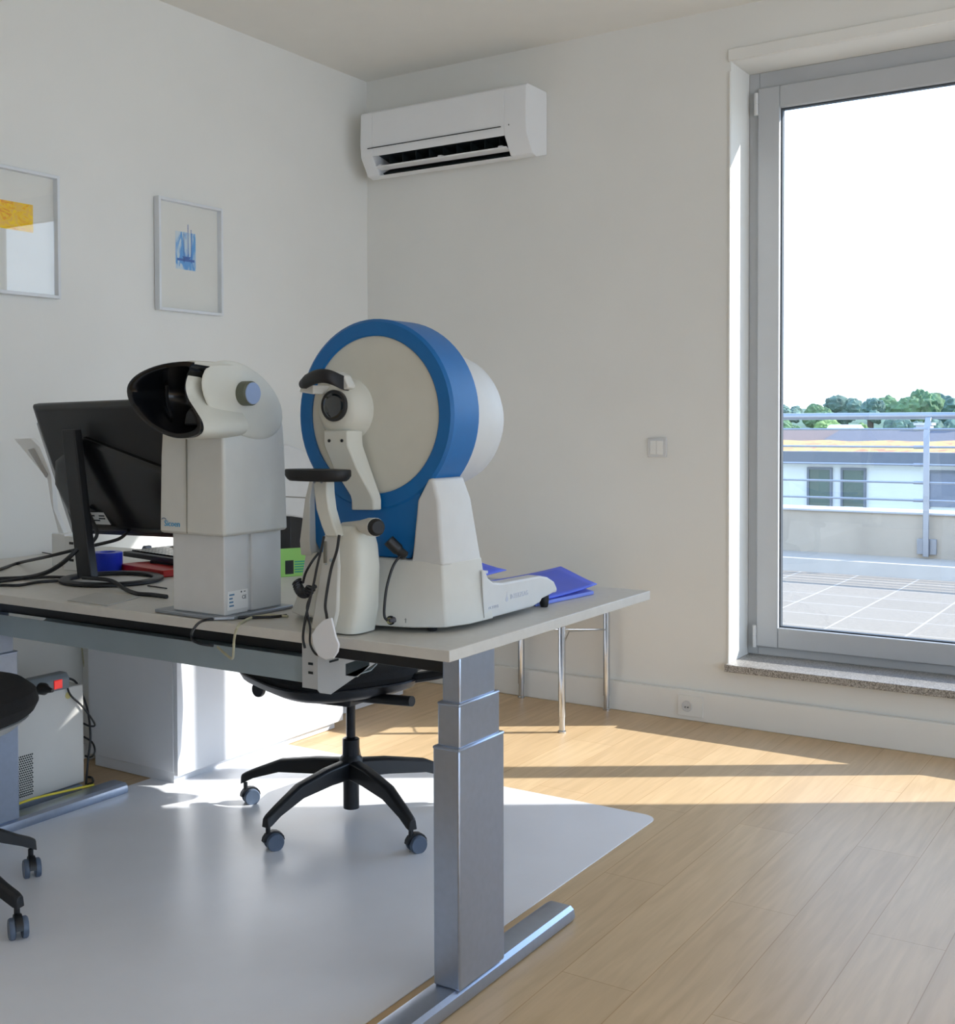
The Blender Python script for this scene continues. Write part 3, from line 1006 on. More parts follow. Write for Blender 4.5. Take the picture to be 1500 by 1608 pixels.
b.rings([dens(r) for r in (ringat(.80, 2.095, .98), ringat(.93, 2.06, .85), ringat(1.0, 2.0, .35), ringat(1.0, 1.97, .05), ringat(.97, 1.965, .02), ringat(.88, 1.975, .2), ringat(.86, 2.0, .5), ringat(.78, 2.04, .9), ringat(.60, 2.07, 1), ringat(.3, 2.075, 1))])
vz = b.build('visor', M['black_gloss'], vi, angle=60)
b = MB()
xr_ = max(p.x for p in rim); xl_ = min(p.x for p in rim)
def collar(s, f):
    q = []
    for p in rim:
        u = min(1, max(0, (xr_ - p.x) / (xr_ - xl_)))
        y_ = 1.995 + .085 * min(1, max(0, u - .42) * 2.6) ** 1.3
        q.append(Vector((cen.x + (p.x - cen.x) * s, y_ * (1 - f) + 2.15 * f, cen.z + (p.z - cen.z) * s)))
    return dens(q)
b.rings([collar(1.0, 0), collar(1.03, 0.02), collar(1.035, .3), collar(1.02, .7), collar(.97, 1)], cap0=False)
b.build('collar', M['cream_warm'], head, angle=60)
b = MB()
b.tube([V(262, 606, 2.03), V(263, 630, 2.035), V(270, 655, 2.02)], .004, 8)
b.build('visor_rib', M['black'], vz)
b = MB()
b.prism([(p.x, p.z) for p in (V(288, 668, 2.0), V(312, 668, 2.0), V(303, 645, 2.0), V(297, 640, 2.0), V(291, 650, 2.0))], 'y', 2.0, 2.03)
b.build('nose_rest', M['rubber'], vz, bevel=.005)

# ------------------------------------------------------------------ bowl perimeter
pe = thing('perimeter', 'large white and blue bowl perimeter for visual field tests on the desk corner', 'perimeter', (-1.66, 2.4, DT))
PX, PZ, RY = -1.661, 1.298, 2.25
# blue ring drum
b = MB()
n = 72
def circ(r, y, cx=PX, cz=PZ):
    return [(cx + r * math.cos(2 * PI * k / n), y, cz + r * math.sin(2 * PI * k / n)) for k in range(n)]
b.rings([circ(.186, RY + .03), circ(.186, RY + .002), circ(.189, RY), circ(.219, RY), circ(.226, RY + .006), circ(.226, RY + .112), circ(.219, RY + .118), circ(.17, RY + .118)])
b.build('ring', M['blue'], pe, angle=28)
# blue front skirt below the ring, between the stand cheeks
b = MB()
sk = [(-1.845, 1.125), (-1.842, .99), (-1.825, .963), (-1.56, .963), (-1.543, .99), (-1.528, 1.12)]
for k in range(15):
    a_ = math.radians(-52 - 76 * k / 14)
    sk.append((PX + .205 * math.cos(a_), PZ + .205 * math.sin(a_)))
b.prism(sk, 'y', RY + .004, RY + .06)
b.build('skirt', M['blue'], pe, bevel=.004)
# inner white dish (shallow bowl seen through the ring)
b = MB()
b.rings([circ(.188, RY + .006), circ(.180, RY + .010), circ(.15, RY + .016), circ(.10, RY + .022), circ(.04, RY + .026), circ(.004, RY + .027)])
b.build('dish', M['cream_warm'], pe, angle=60)
# rear bowl
b = MB()
prof_ = [(.150, .10), (.172, .14), (.178, .20), (.176, .26), (.165, .31), (.14, .355), (.10, .385), (.05, .40), (.006, .404)]
b.lathe(prof_, (PX + .012, RY, PZ - .012), 'y', n=56)
b.build('rear_bowl', M['cream2'], pe, angle=60)
# stand cheeks
def cheek(sgn):
    xo_t, xo_b = (-1.490, -1.417) if sgn > 0 else (-1.832, -1.905)
    xi_t, xi_b = (-1.53, -1.545) if sgn > 0 else (-1.842 - .004, -1.838)
    b = MB()
    rs = []
    if sgn > 0:
        lv = [(.955, -1.545, -1.458, 2.239, 2.39), (1.00, -1.540, -1.464, 2.242, 2.385), (1.10, -1.531, -1.474, 2.246, 2.37), (1.152, -1.500, -1.489, 2.246, 2.36)]
    else:
        lv = [(.955, -1.874, -1.84, 2.239, 2.39), (.99, -1.870, -1.838, 2.230, 2.385), (1.09, -1.858, -1.842, 2.236, 2.37), (1.14, -1.846, -1.836, 2.24, 2.36)]
    for z, a, c, ya, yb in lv:
        rs.append([(a, ya, z), (c, ya, z), (c + (.010 if sgn > 0 else 0), ya + .02, z), (c + (.012 if sgn > 0 else 0), yb, z), (a, yb, z)])
    b.rings(rs)
    return b
cheek(1).build('stand_cheek', M['cream2'], pe, bevel=.006, seg=3)
cheek(-1).build('stand_cheek', M['cream'], pe, bevel=.002, seg=2)
# base: front apron and long rear foot
b = MB()
def foot_ring(z, t_):
    lo = [(-1.906, 2.30), (-1.895, 2.225), (-1.84, 2.195), (-1.74, 2.184), (-1.60, 2.185), (-1.52, 2.205), (-1.455, 2.250), (-1.434, 2.32), (-1.430, 2.42), (-1.906, 2.42)]
    hi = [(-1.876, 2.29), (-1.874, 2.262), (-1.862, 2.244), (-1.74, 2.238), (-1.60, 2.238), (-1.52, 2.238), (-1.462, 2.242), (-1.449, 2.262), (-1.446, 2.39), (-1.876, 2.39)]
    return [(a_[0] * (1 - t_) + c_[0] * t_, a_[1] * (1 - t_) + c_[1] * t_, z) for a_, c_ in zip(lo, hi)]
b.rings([foot_ring(DT + .013, 0), foot_ring(.85, .35), foot_ring(.90, .7), foot_ring(.962, 1)])
b.build('base', M['cream'], pe, bevel=.004, seg=3, angle=30)
sp = [(2.375, DT + .014), (2.62, DT + .014), (2.66, DT + .020), (2.668, DT + .028), (2.735, DT + .036), (2.748, DT + .034), (2.752, .845), (2.735, .865), (2.70, .880), (2.66, .888), (2.47, .892), (2.425, .898), (2.400, .912), (2.388, .932), (2.375, .932)]
b = MB(); b.prism(sp, 'x', -1.475, -1.4335)
b.build('rear_arm', M['cream2'], pe, bevel=.010, seg=4)
b = MB(); b.prism(sp, 'x', -1.90, -1.855)
b.build('rear_arm', M['cream2'], pe, bevel=.010, seg=4)
b = MB(); b.box(-1.86, -1.47, 2.40, 2.70, DT + .02, .86)
b.build('rear_deck', M['cream2'], pe, bevel=.006)
b = MB(); b.tube([(-1.437, 2.372, .93), (-1.434, 2.374, .87), (-1.431, 2.376, .82)], .0008, 6); b.build('panel_seam', M['seam'], pe)
for x_, y_ in ((-1.452, 2.712), (-1.878, 2.712), (-1.50, 2.26), (-1.86, 2.27)):
    b = MB(); b.lathe([(.009, 0), (.011, .004), (.0125, .018), (.0125, .03)], (x_, y_, DT + .0005), n=16)
    b.build('rubber_foot', M['rubber'], pe)
# faint side lettering
M['faint'] = mat('faint_lilac', (186, 191, 204), .6)
text('lettering', 'INTERZEAG', .017, M['faint'], pe, (-1.4333, 2.503, .848), (0, 1, 0), (0, 0, 1))
text('lettering', 'OCTOPUS', .010, M['faint'], pe, (-1.4333, 2.40, .836), (0, 1, 0), (0, 0, 1))
b = MB(); b.lathe([(.006, -.0005), (.006, .0004)], (-1.4335, 2.487, .850), 'x', n=16); b.prism([(2.485, .852), (2.489, .852), (2.487, .868)], 'x', -1.4337, -1.4331)
b.build('drop_emblem', M['faint'], pe)
# eye piece bulge with lens, slanting arm down to the lower lip
lx, lz = at(520, 637, 'y', 2.165).x, at(520, 637, 'y', 2.165).z
ex, ez = at(528, 643, 'y', 2.21).x, at(528, 643, 'y', 2.21).z
b = MB(); b.lathe([(.078, .05), (.075, .03), (.068, .014), (.056, -.002), (.042, -.014)], (ex, 2.216, ez), 'y', n=48)
b.build('eyepiece_cone', M['cream_warm'], pe, angle=60)
lx += .012
lx_, lz_ = at(520, 637, 'y', 2.186).x, at(520, 637, 'y', 2.186).z
b = MB(); b.lathe([(.036, .012), (.0375, -.001), (.0365, -.0022), (.0355, -.002)], (lx_, 2.196, lz_), 'y', n=40)
ln = b.build('lens_rim', M['black'], pe)
b = MB(); b.lathe([(.036, .0), (.0355, -.001), (.022, -.0035), (.004, -.0042)], (lx_, 2.196, lz_), 'y', n=40); b.build('lens', M['lens'], ln, angle=60)
b = MB()
def arm_ring(px0, px1, py, y, d, skew=0):
    a = at(px0, py, 'y', y); c = at(px1, py + skew, 'y', y)
    return [(a.x, y, a.z), (c.x, y, c.z), (c.x + .012, y + d, c.z), (a.x - .006, y + d, a.z)]
b.rings([arm_ring(508, 545, 676, 2.20, .045), arm_ring(509, 546, 700, 2.198, .045), arm_ring(523, 560, 735, 2.205, .04), arm_ring(550, 583, 778, 2.222, .022), arm_ring(552, 586, 786, 2.225, .018), arm_ring(552, 586, 801, 2.226, .018)])
arm_o = b.build('camera_arm', M['cream_warm'], pe, bevel=.003, seg=2)
for pxx in (517, 537):
    q = at(pxx, 692, 'y', 2.198)
    b = MB(); b.lathe([(.0038, -.0015), (.0038, .001)], (q.x, 2.198, q.z), 'y', n=14)
    b.build('sensor', M['black'], arm_o, flat=True)
# forehead band
b = MB()
rs = []
for t_ in range(13):
    u = t_ / 12
    px_ = 474 + (546 - 474) * u
    py_ = 600 - 12 * math.sin(PI * min(1, u * 1.12 + .02)) + (7 if u > .9 else 0) * (u - .9) * 10 + 4 * (1 - u)
    y_ = 2.115 + .05 * (2 * u - 1) ** 2
    c = at(px_, py_, 'y', y_)
    hh = .0165 if 0 < t_ < 12 else .010
    rs.append([(c.x + math.sin(a) * 0, c.y + .011 * math.cos(a), c.z + hh * math.sin(a)) for a in [2 * PI * k / 14 for k in range(14)]])
b.rings(rs)
fb = b.build('forehead_band', M['rubber'], pe, angle=60)
b = MB()
q = at(549, 602, 'y', 2.18)
b.prism([(q.x - .004, q.z - .018), (q.x + .018, q.z - .012), (q.x + .020, q.z - .006), (q.x + .006, q.z + .018), (q.x - .012, q.z + .026), (q.x - .03, q.z + .028), (q.x - .02, q.z + .012)], 'y', 2.15, 2.178)
b.build('band_bracket', M['cream'], pe, bevel=.003)
q = at(480, 612, 'y', 2.18)
b = MB(); b.prism([(q.x - .004, q.z - .006), (q.x + .04, q.z - .012), (q.x + .04, q.z + .010), (q.x, q.z + .004)], 'y', 2.16, 2.24)
b.build('band_bracket', M['cream'], pe, bevel=.003)
# chin rest
ca_, cb_ = at(455, 740, 'y', 2.12), at(549, 738, 'y', 2.12)
b = MB()
rs = []
for zz, s_ in ((-.016, .86), (-.012, .93), (-.004, 1), (.007, 1), (.010, .985)):
    ring = []
    for k in range(36):
        a = 2 * PI * k / 36
        u = math.copysign(abs(math.cos(a)) ** .7, math.cos(a))
        ring.append(((ca_.x + cb_.x) / 2 + u * (cb_.x - ca_.x) / 2 * s_, 2.115 + math.sin(a) * .045 * s_, ca_.z - .004 + zz))
    rs.append(ring)
b.rings(rs)
b.build('chin_cup', M['rubber'], pe, angle=50)
b = MB()
def br(px0, px1, py, y, d):
    a = at(px0, py, 'y', y); c = at(px1, py, 'y', y)
    return [(a.x, y, a.z), (c.x, y, c.z), (c.x, y + d, c.z), (a.x, y + d, a.z)]
b.rings([br(491, 513, 752, 2.11, .03), br(493, 514, 775, 2.108, .03), br(496, 517, 800, 2.105, .03), br(504, 524, 825, 2.10, .03), br(511, 531, 843, 2.095, .03)])
cs = b.build('chin_support', M['cream_warm'], pe, bevel=.004)
b = MB()
for px_ in (494, 505):
    q = at(px_, 757, 'y', 2.108)
    b.lathe([(.0032, -.0012), (.0032, .001)], (q.x, 2.108, q.z), 'y', n=12)
b.build('screw', M['steel'], cs)
# lower mount plate and slim front pillar
b = MB()
b.rings([br(509, 531, 838, 2.112, .05), br(503, 533, 890, 2.104, .05), br(492, 530, 960, 2.096, .06), br(487, 524, 989, 2.094, .06)])
mp_ = b.build('mount_plate', M['cream'], pe, bevel=.005)
b = MB()
q0, q1_ = at(513, 850, 'y', 2.104), at(511, 884, 'y', 2.104)
b.box(q1_.x - .003, q1_.x + .0035, 2.101, 2.106, q1_.z, q0.z); b.build('slot', M['seam'], mp_)
b = MB()
q = at(519, 880, 'y', 2.1)
b.lathe([(.0038, -.003), (.0038, .002)], (q.x, 2.103, q.z), 'y', n=12)
q = at(511, 886, 'y', 2.1)
b.lathe([(.0018, -.003), (.0018, .002)], (q.x, 2.103, q.z), 'y', n=10); b.build('screw', M['alu_dark'], mp_)
b = MB()
rs = []
for z, xa, xb, ya, yb in ((DT + .004, -1.716, -1.606, 2.100, 2.20), (.86, -1.706, -1.596, 2.104, 2.20), (.95, -1.701, -1.592, 2.108, 2.20), (1.00, -1.696, -1.598, 2.112, 2.20), (1.03, -1.686, -1.610, 2.118, 2.20), (1.044, -1.676, -1.622, 2.128, 2.19)):
    cxm, cym, hx, hyy = (xa + xb) / 2, (ya + yb) / 2, (xb - xa) / 2, (yb - ya) / 2
    rs.append([(cxm + math.copysign(abs(math.cos(a)) ** .5, math.cos(a)) * hx, cym + math.copysign(abs(math.sin(a)) ** .5, math.sin(a)) * hyy, z) for a in [2 * PI * (k + .5) / 28 for k in range(28)]])
b.rings(rs)
b.build('front_pillar', M['cream_warm'], pe, angle=50)
# joystick grip with black cap beside the pillar
b = MB()
g0 = at(566, 826, 'y', 2.15); g1 = at(590, 828, 'y', 2.10)
b.tube([g0 - Vector((.05, 0, .004)), g0, g0.lerp(g1, .6), g1], [.010, .013, .020, .021], 18, smooth=False)
gr_ = b.build('grip', M['cream'], pe, angle=50)
b = MB()
d = (g1 - g0).normalized()
b.tube([g1 - d * .001, g1 + d * .006, g1 + d * .016], [.0195, .0195, .014], 18, smooth=False)
b.build('grip_cap', M['rubber'], gr_)
# boot under the grip, its lead and plug
b = MB(); b.tube([(-1.58, 2.20, 1.01), (-1.56, 2.215, .985), (-1.545, 2.22, .972)], [.014, .011, .006], 14)
b.build('cable_boot', M['black'], pe)
pl_ = at(620, 973, 'y', 2.19)
b = MB()
b.tube([(-1.553, 2.216, .98), at(618, 888, 'y', 2.19), at(608, 920, 'y', 2.168), at(604, 950, 'y', 2.162), at(604, 968, 'y', 2.162), at(609, 975, 'y', 2.165)], .0032, 8)
pc_ = b.build('lead', M['black'], pe)
b = MB(); b.lathe([(.0105, -.001), (.0105, .003)], (pl_.x - .002, 2.176, pl_.z), 'y', n=20); b.build('port', M['black'], pe)
b = MB(); b.tube([at(612, 975, 'y', 2.165), at(620, 973, 'y', 2.178)], [.0045, .0065], 14, smooth=False)
b.build('plug', mat('plug_dark', (74, 72, 78), .5), pc_)
b = MB(); b.lathe([(.0068, -.006), (.0068, .001)], (pl_.x - .0015, 2.175, pl_.z), 'y', n=18); b.build('plug_collar', mat('plug_brass', (190, 184, 130), .35, metal=.5), pc_)
text('person_symbol', '\u2020', .012, M['print_dark'], pe, (at(636, 975, 'y', 2.174).x, 2.1725, at(636, 976, 'y', 2.174).z), (1, 0, 0), (0, 0, 1))

# cords hanging from the chin rest: coil, loops
b = MB()
A = [at(501, 868, 'y', 2.10), at(490, 882, 'y', 2.085), at(480, 900, 'y', 2.08), at(476, 915, 'y', 2.08)]
b.tube(A, .003, 8)
pts = []
P0, P1, P2, P3 = at(466, 912, 'y', 2.085), at(469, 932, 'y', 2.07), at(480, 940, 'y', 2.065), at(490, 920, 'y', 2.08)
for k in range(0, 180):
    t = k / 179
    c = P0 * (1 - t) ** 3 + P1 * 3 * t * (1 - t) ** 2 + P2 * 3 * t * t * (1 - t) + P3 * t ** 3
    dd = (P1 - P0) * 3 * (1 - t) ** 2 + (P2 - P1) * 6 * t * (1 - t) + (P3 - P2) * 3 * t * t
    dd.normalize()
    nn = Vector((0, 1, 0))
    bb = dd.cross(nn).normalized()
    a = 2 * PI * 14 * t
    pts.append(c + nn * math.cos(a) * .010 + bb * math.sin(a) * .010)
b.tube(pts, .0026, 6, smooth=False)
b.tube([at(476, 915, 'y', 2.08), at(470, 912, 'y', 2.085)], .003, 6, smooth=False)
o = b.build('coiled_lead', M['black'])
tag(o, 'black coiled lead hanging at the left side of the blue and white perimeter', 'cable')
cable('cable', 'black lead running down the mount plate to the loops in front of the desk edge', [at(509, 842, 'y', 2.09), at(504, 865, 'y', 2.085), at(498, 890, 'y', 2.08), at(493, 915, 'y', 2.075), at(486, 945, 'y', 2.065), at(480, 970, 'y', 2.055), at(476, 1000, 'y', 2.05), at(479, 1018, 'y', 2.05)], .003, M['black'])
cable('cable', 'thin black loop dangling over the front edge of the desk behind the white paddle', [at(488, 935, 'y', 2.065), at(482, 955, 'y', 2.06), at(487, 985, 'y', 2.055), at(487, 1010, 'y', 2.05), at(495, 1026, 'y', 2.05), at(504, 1030, 'y', 2.05)], .0026, M['black'])
cable('cable', 'black cord from the chin support down to the hanging white paddle', [at(533, 840, 'y', 2.09), at(529, 865, 'y', 2.085), at(521, 890, 'y', 2.08), at(515, 920, 'y', 2.07), at(511, 950, 'y', 2.06), at(513, 966, 'y', 2.052), at(514, 974, 'y', 2.047)], .0034, M['black'])
b = MB()
cor = [(509, 973), (521, 970), (528, 1000), (533, 1012), (531, 1024), (524, 1034), (512, 1036), (500, 1030), (492, 1012), (490, 996), (497, 984)]
ps_ = [at(x_, y_, 'y', 2.04) for x_, y_ in cor]
b.prism([(p.x, p.z) for p in ps_], 'y', 2.038, 2.044)
tag(b.build('eye_occluder', M['sideboard'], bevel=.002), 'white rounded paddle hanging on a black cord over the front desk edge', 'eye occluder')

# ------------------------------------------------------------------ monitor on ring stand
mo = thing('monitor', 'black monitor seen from behind on a round ring stand at the left of the desk', 'monitor', (-2.81, 2.45, DT))
rc_ = Vector((-2.80, 2.45, DT))
b = MB()
b.rings([[(rc_.x + r * math.cos(2 * PI * k / 64), rc_.y + r * math.sin(2 * PI * k / 64), z) for k in range(64)] for r, z in ((.150, DT + .001), (.156, DT + .004), (.156, DT + .010), (.150, DT + .013), (.128, DT + .013), (.124, DT + .010), (.124, DT + .004), (.128, DT + .001), (.150, DT + .001))], cap0=False, cap1=False)
b.build('ring_base', M['black'], mo)
b = MB()
def pole_ring(px0, px1, py, y):
    a = at(px0, py, 'y', y); c = at(px1, py, 'y', y)
    return [(a.x, y, a.z), (c.x, y, c.z), (c.x, y + .03, c.z), (a.x, y + .03, a.z)]
b.rings([pole_ring(96, 116, 674, 2.40), pole_ring(98, 119, 700, 2.40), pole_ring(110, 131, 810, 2.385), pole_ring(121, 143, 908, 2.37)])
b.build('pole', M['black'], mo, bevel=.004, seg=3)
# panel back: leaning slab with bevelled rear bulge
tl, tr = V(52, 637, 2.44), None
bl = V(112, 838, 2.52)
def P_(u, v, dpt):
    """u along the width, v from bottom up, dpt towards the camera side"""
    bl_ = Vector((-3.07, 2.53, .925)); tl_ = Vector((-3.175, 2.455, 1.342))
    o_ = bl_.lerp(tl_, v)
    n_ = Vector((0.02, -1, -.18)).normalized()
    wd = .62
    return o_ + Vector((wd * u, .02 * u, .01 * u)) + n_ * dpt
b = MB()
o4 = [(0, 0), (1, 0), (1, 1), (0, 1)]
b.rings([[P_(u, v, -.030) for u, v in o4], [P_(u, v, -.004) for u, v in o4], [P_(.01 + u * .98, .012 + v * .976, 0.004) for u, v in o4], [P_(.05 + u * .9, .04 + v * .92, .016) for u, v in o4]])
b.build('panel', M['black'], mo, bevel=.004, seg=3)
b = MB()
hexa = [(.10, .05), (.90, .05), (.96, .30), (.90, .50), (.36, .755), (.10, .58), (.04, .40)]
b.rings([[P_(u, v, .010) for u, v in hexa], [P_(u, v, .030) for u, v in hexa], [P_(.5 + (u - .5) * .9, .38 + (v - .38) * .88, .042) for u, v in hexa]])
b.build('rear_cover', M['black_gloss'], mo, bevel=.003)
b = MB()
b.rings([[P_(.001, 0.01, .004), P_(.05, .01, .004), P_(.045, .5, .004), P_(.02, .86, .004), P_(.001, .86, .004)], [P_(.003, .015, .0065), P_(.045, .015, .0165), P_(.04, .5, .0165), P_(.018, .85, .009), P_(.003, .85, .0065)]])
b.build('bezel_highlight', M['mon_highlight'], mo)  # pale grey strip paints in the light caught by the left bevel
b = MB()
q = [P_(.20, .11, .0435), P_(.385, .11, .0435), P_(.36, .20, .0435), P_(.20, .20, .0435)]
b.rings([q, [p + Vector((0, -.001, 0)) for p in q]])
lb = b.build('rating_label', M['paper'], mo, flat=True)
for u0, v0, uw in ((.26, .17, .03), (.27, .135, .05), (.32, .17, .04), (.315, .15, .045)):
    b = MB()
    q = [P_(u0, v0, .0452), P_(u0 + uw, v0, .0452), P_(u0 + uw, v0 + .010, .0452), P_(u0, v0 + .010, .0452)]
    b.rings([q, [p + Vector((0, .0005, 0)) for p in q]])
    b.build('print_line', M['print_dark'], lb, flat=True)
b = MB()
for v0 in (.50, .42):
    q = [P_(.20, v0, .040), P_(.245, v0, .040), P_(.245, v0 + .014, .040), P_(.20, v0 + .014, .040)]
    b.rings([q, [p + Vector((0, -.006, 0)) for p in q]])
b.build('grip_slot', M['alu_dark'], mo)
b = MB()
b.tube([P_(.255, .24, .05), V(152, 835, 2.46), V(145, 852, 2.45), V(137, 868, 2.45), V(128, 885, 2.44)], .006, 8)
b.build('video_lead', M['black'], mo)

# papers in a slanted holder and little white boxes behind the monitor
dh = thing('document_holder', 'pale slanted document holder with sheets sticking out left of the monitor', 'document holder', (-3.25, 2.62, DT))
b = MB()
p_ = [V(22, 689, 2.62), V(48, 688, 2.62), V(62, 702, 2.62), V(80, 745, 2.62), V(84, 800, 2.62), V(100, 838, 2.62), V(92, 838, 2.62), V(80, 790, 2.62), V(74, 752, 2.62)]
b.prism([(p.x, p.z) for p in p_], 'y', 2.62, 2.64)
b.build('sheet_stack', M['paper'], dh, bevel=.002)
p_ = [V(44, 706, 2.615), V(52, 704, 2.615), V(74, 745, 2.615), V(72, 750, 2.615)]
b = MB(); b.prism([(p.x, p.z) for p in p_], 'y', 2.614, 2.6195); b.build('clip', mat('clip_grey', (170, 168, 166), .6), dh)
p_ = [V(90, 838, 2.63), V(112, 838, 2.63), V(118, 898, 2.63), V(98, 898, 2.63)]
b = MB(); b.prism([(V(92, 836, 2.63).x, DT + .002), (V(116, 898, 2.63).x, DT + .002), (V(112, 836, 2.63).x, V(92, 836, 2.63).z), (V(92, 836, 2.63).x, V(92, 836, 2.63).z)], 'y', 2.60, 2.66)
b.build('foot', M['paper'], dh, bevel=.003)
for k, (yy, zz, lab) in enumerate(((2.58, DT + .0005, 'lower white carton with black print beside the monitor pole'), (2.585, DT + .056, 'upper white carton with black print beside the monitor pole'))):
    cb = thing('carton', lab, 'box', (-3.10, yy, zz), 'small cartons behind the monitor pole')
    b = MB(); b.box(-3.145 + k * .004, -3.06, 2.55, 2.595, zz, zz + .055); b.build('box', M['paper'], cb, bevel=.0015)
    b = MB(); b.box(-3.115, -3.095, 2.5485, 2.55, zz + .03, zz + .038); b.build('print', M['black'], cb, flat=True)

# ------------------------------------------------------------------ desk clutter
tr_ = at(160, 898, 'z', DT)
b = MB()
b.rings([[(tr_.x - .005 + r * math.cos(2 * PI * k / 40), tr_.y + .03 + r * math.sin(2 * PI * k / 40), z) for k in range(40)] for r, z in ((.045, DT + .001), (.047, DT + .004), (.047, DT + .060), (.045, DT + .062), (.026, DT + .062), (.025, DT + .058), (.025, DT + .004), (.028, DT + .001), (.045, DT + .001))], cap0=False, cap1=False)
tag(b.build('tape_roll', M['pblue']), 'bright blue tape roll lying beside the monitor pole', 'tape roll')
rf = thing('folder', 'red folder lying under the black keyboard on the desk', 'folder', (-2.85, 2.72, DT))
b = MB(); b.prism([(-2.98, 2.64), (-2.72, 2.585), (-2.66, 2.80), (-2.92, 2.86)], 'z', DT + .001, DT + .022)
b.build('cover', M['red'], rf, bevel=.003)
b = MB(); b.prism([(-2.995, 2.66), (-2.965, 2.64), (-2.95, 2.70), (-2.98, 2.71)], 'z', DT + .002, DT + .012); b.build('tab', mat('orange_tab', (230, 150, 70), .6), rf)
kb = thing('keyboard', 'black keyboard lying on the red folder behind the monitor', 'keyboard', (-2.85, 2.80, DT + .024))
b = MB(); b.prism([(-3.08, 2.745), (-2.62, 2.65), (-2.59, 2.79), (-3.05, 2.885)], 'z', DT + .030, DT + .047); b.build('body', M['black'], kb, bevel=.003)
kbase = kb
b = MB(); b.box(-2.9, -2.7, 2.70, 2.76, DT + .023, DT + .031); b.build('foot', M['rubber'], kb)
dirx = Vector((.46, -.095, 0)).normalized(); diry = Vector((.03, .14, 0)).normalized()
b = MB()
for i in range(22):
    for j in range(5):
        c = Vector((-3.07, 2.755, DT + .047)) + dirx * (.012 + i * .0203) + diry * (.012 + j * .026)
        q = [c, c + dirx * .016, c + dirx * .016 + diry * .020, c + diry * .020]
        b.rings([q, [p + Vector((0, 0, .005)) for p in q]])
o = b.build('keys', M['black_gloss'], kb, flat=True)
gc = thing('glasses_case', 'grey brown glasses case lying behind the keyboard', 'case', (-2.78, 2.9, DT))
b = MB()
c0 = at(262, 872, 'z', DT + .03)
b.ellipsoid((c0.x + .02, c0.y + .065, DT + .032), (.085, .045, .030), 24, 12)
b.build('shell', mat('case_taupe', (104, 98, 86), .5), gc)
b = MB(); b.tube([(c0.x - .03, c0.y - .008, DT + .046), (c0.x + .01, c0.y - .012, DT + .050), (c0.x + .04, c0.y - .012, DT + .050)], .0015, 6); b.build('emblem_line', M['yellowed'], gc)
b = MB()
q = at(222, 868, 'z', DT + .01)
b.prism([(q.x - .015, DT + .001), (q.x + .03, DT + .001), (q.x + .022, DT + .035), (q.x + .008, DT + .036)], 'y', q.y + .0, q.y + .03)
tag(b.build('clip', mat('clip_slate', (70, 78, 92), .4), bevel=.002), 'small dark slate clip standing behind the keyboard', 'clip')
b = MB()
q0, q1 = at(225, 866, 'z', DT), at(258, 858, 'z', DT)
b.prism([(q0.x, q0.y), (q0.x + .22, q0.y - .02), (q0.x + .26, q0.y + .16), (q0.x + .02, q0.y + .18)], 'z', DT + .001, DT + .012)
tag(b.build('paper_pile', M['paper'], bevel=.001), 'pile of white papers behind the keyboard', 'papers')
# thin grey card near the front edge
cd_ = [at(106, 944, 'z', DT), at(169, 952, 'z', DT), at(222, 938, 'z', DT), at(150, 932, 'z', DT)]
b = MB(); b.prism([(p.x, p.y) for p in cd_], 'z', DT + .0006, DT + .003)
tag(b.build('card', mat('card_grey', (178, 178, 174), .5), bevel=.0005), 'thin grey card lying flat near the front desk edge', 'card')

# green booklet
gb = thing('booklet', 'light green booklet with teal print between the two instruments', 'booklet', (-2.35, 2.95, DT))
q0, q1_ = at(440, 905, 'z', DT), at(480, 868, 'z', DT + .04)
b = MB()
G0 = [at(440, 906, 'z', DT + .001), at(486, 903, 'z', DT + .001)]
GU = Vector((-.036, .042, .082))
def GP(u, v, d):
    return G0[0].lerp(G0[1], u) + GU * v + Vector((-.3, -1, .4)).normalized() * d
def gquad(u0, u1, v0, v1, d0, d1):
    q = [(u0, v0), (u1, v0), (u1, v1), (u0, v1)]
    b.rings([[GP(u, v, d0) for u, v in q], [GP(u, v, d1) for u, v in q]])
gquad(0, 1, 0, 1, -.003, 0)
b.build('cover', M['green'], gb, flat=True)
b = MB()
for k in range(5):
    gquad(.5, .95 - .06 * (k % 2), .12 + k * .09, .165 + k * .09, 0, .0006)
b.build('print', M['teal'], gb, flat=True)
b = MB(); gquad(.18, .46, .08, .56, 0, .0007)
b.build('picture', M['acdark'], gb, flat=True)
b = MB(); b.tube([GP(-.02, 0, .002), GP(-.02, 1, .002)], .003, 8, smooth=False)
b.build('spine', M['green'], gb)

# white instrument on the sideboard beyond, blue folders on the desk
wi = thing('instrument', 'white instrument housing with black lower body glimpsed between the two instruments on the desk', 'instrument', (-3.5, 4.12, .382))
b = MB()
pr = [(4.00, .868), (4.28, .82), (4.30, 1.12), (4.10, 1.160), (4.00, 1.187), (3.97, 1.187), (3.97, .872)]
b.prism([(y_, z_) for y_, z_ in pr], 'x', -3.585, -3.42)
b.build('housing', M['cream2'], wi, bevel=.008)
b = MB(); b.prism([(3.98, .957), (4.28, .930), (4.28, .925), (3.98, .952)], 'x', -3.422, -3.4185); b.build('panel_seam', M['seam'], wi, flat=True)
b = MB(); b.box(-3.57, -3.425, 4.022, 4.25, .382, .87); b.build('lower_body', M['black'], wi, bevel=.004)

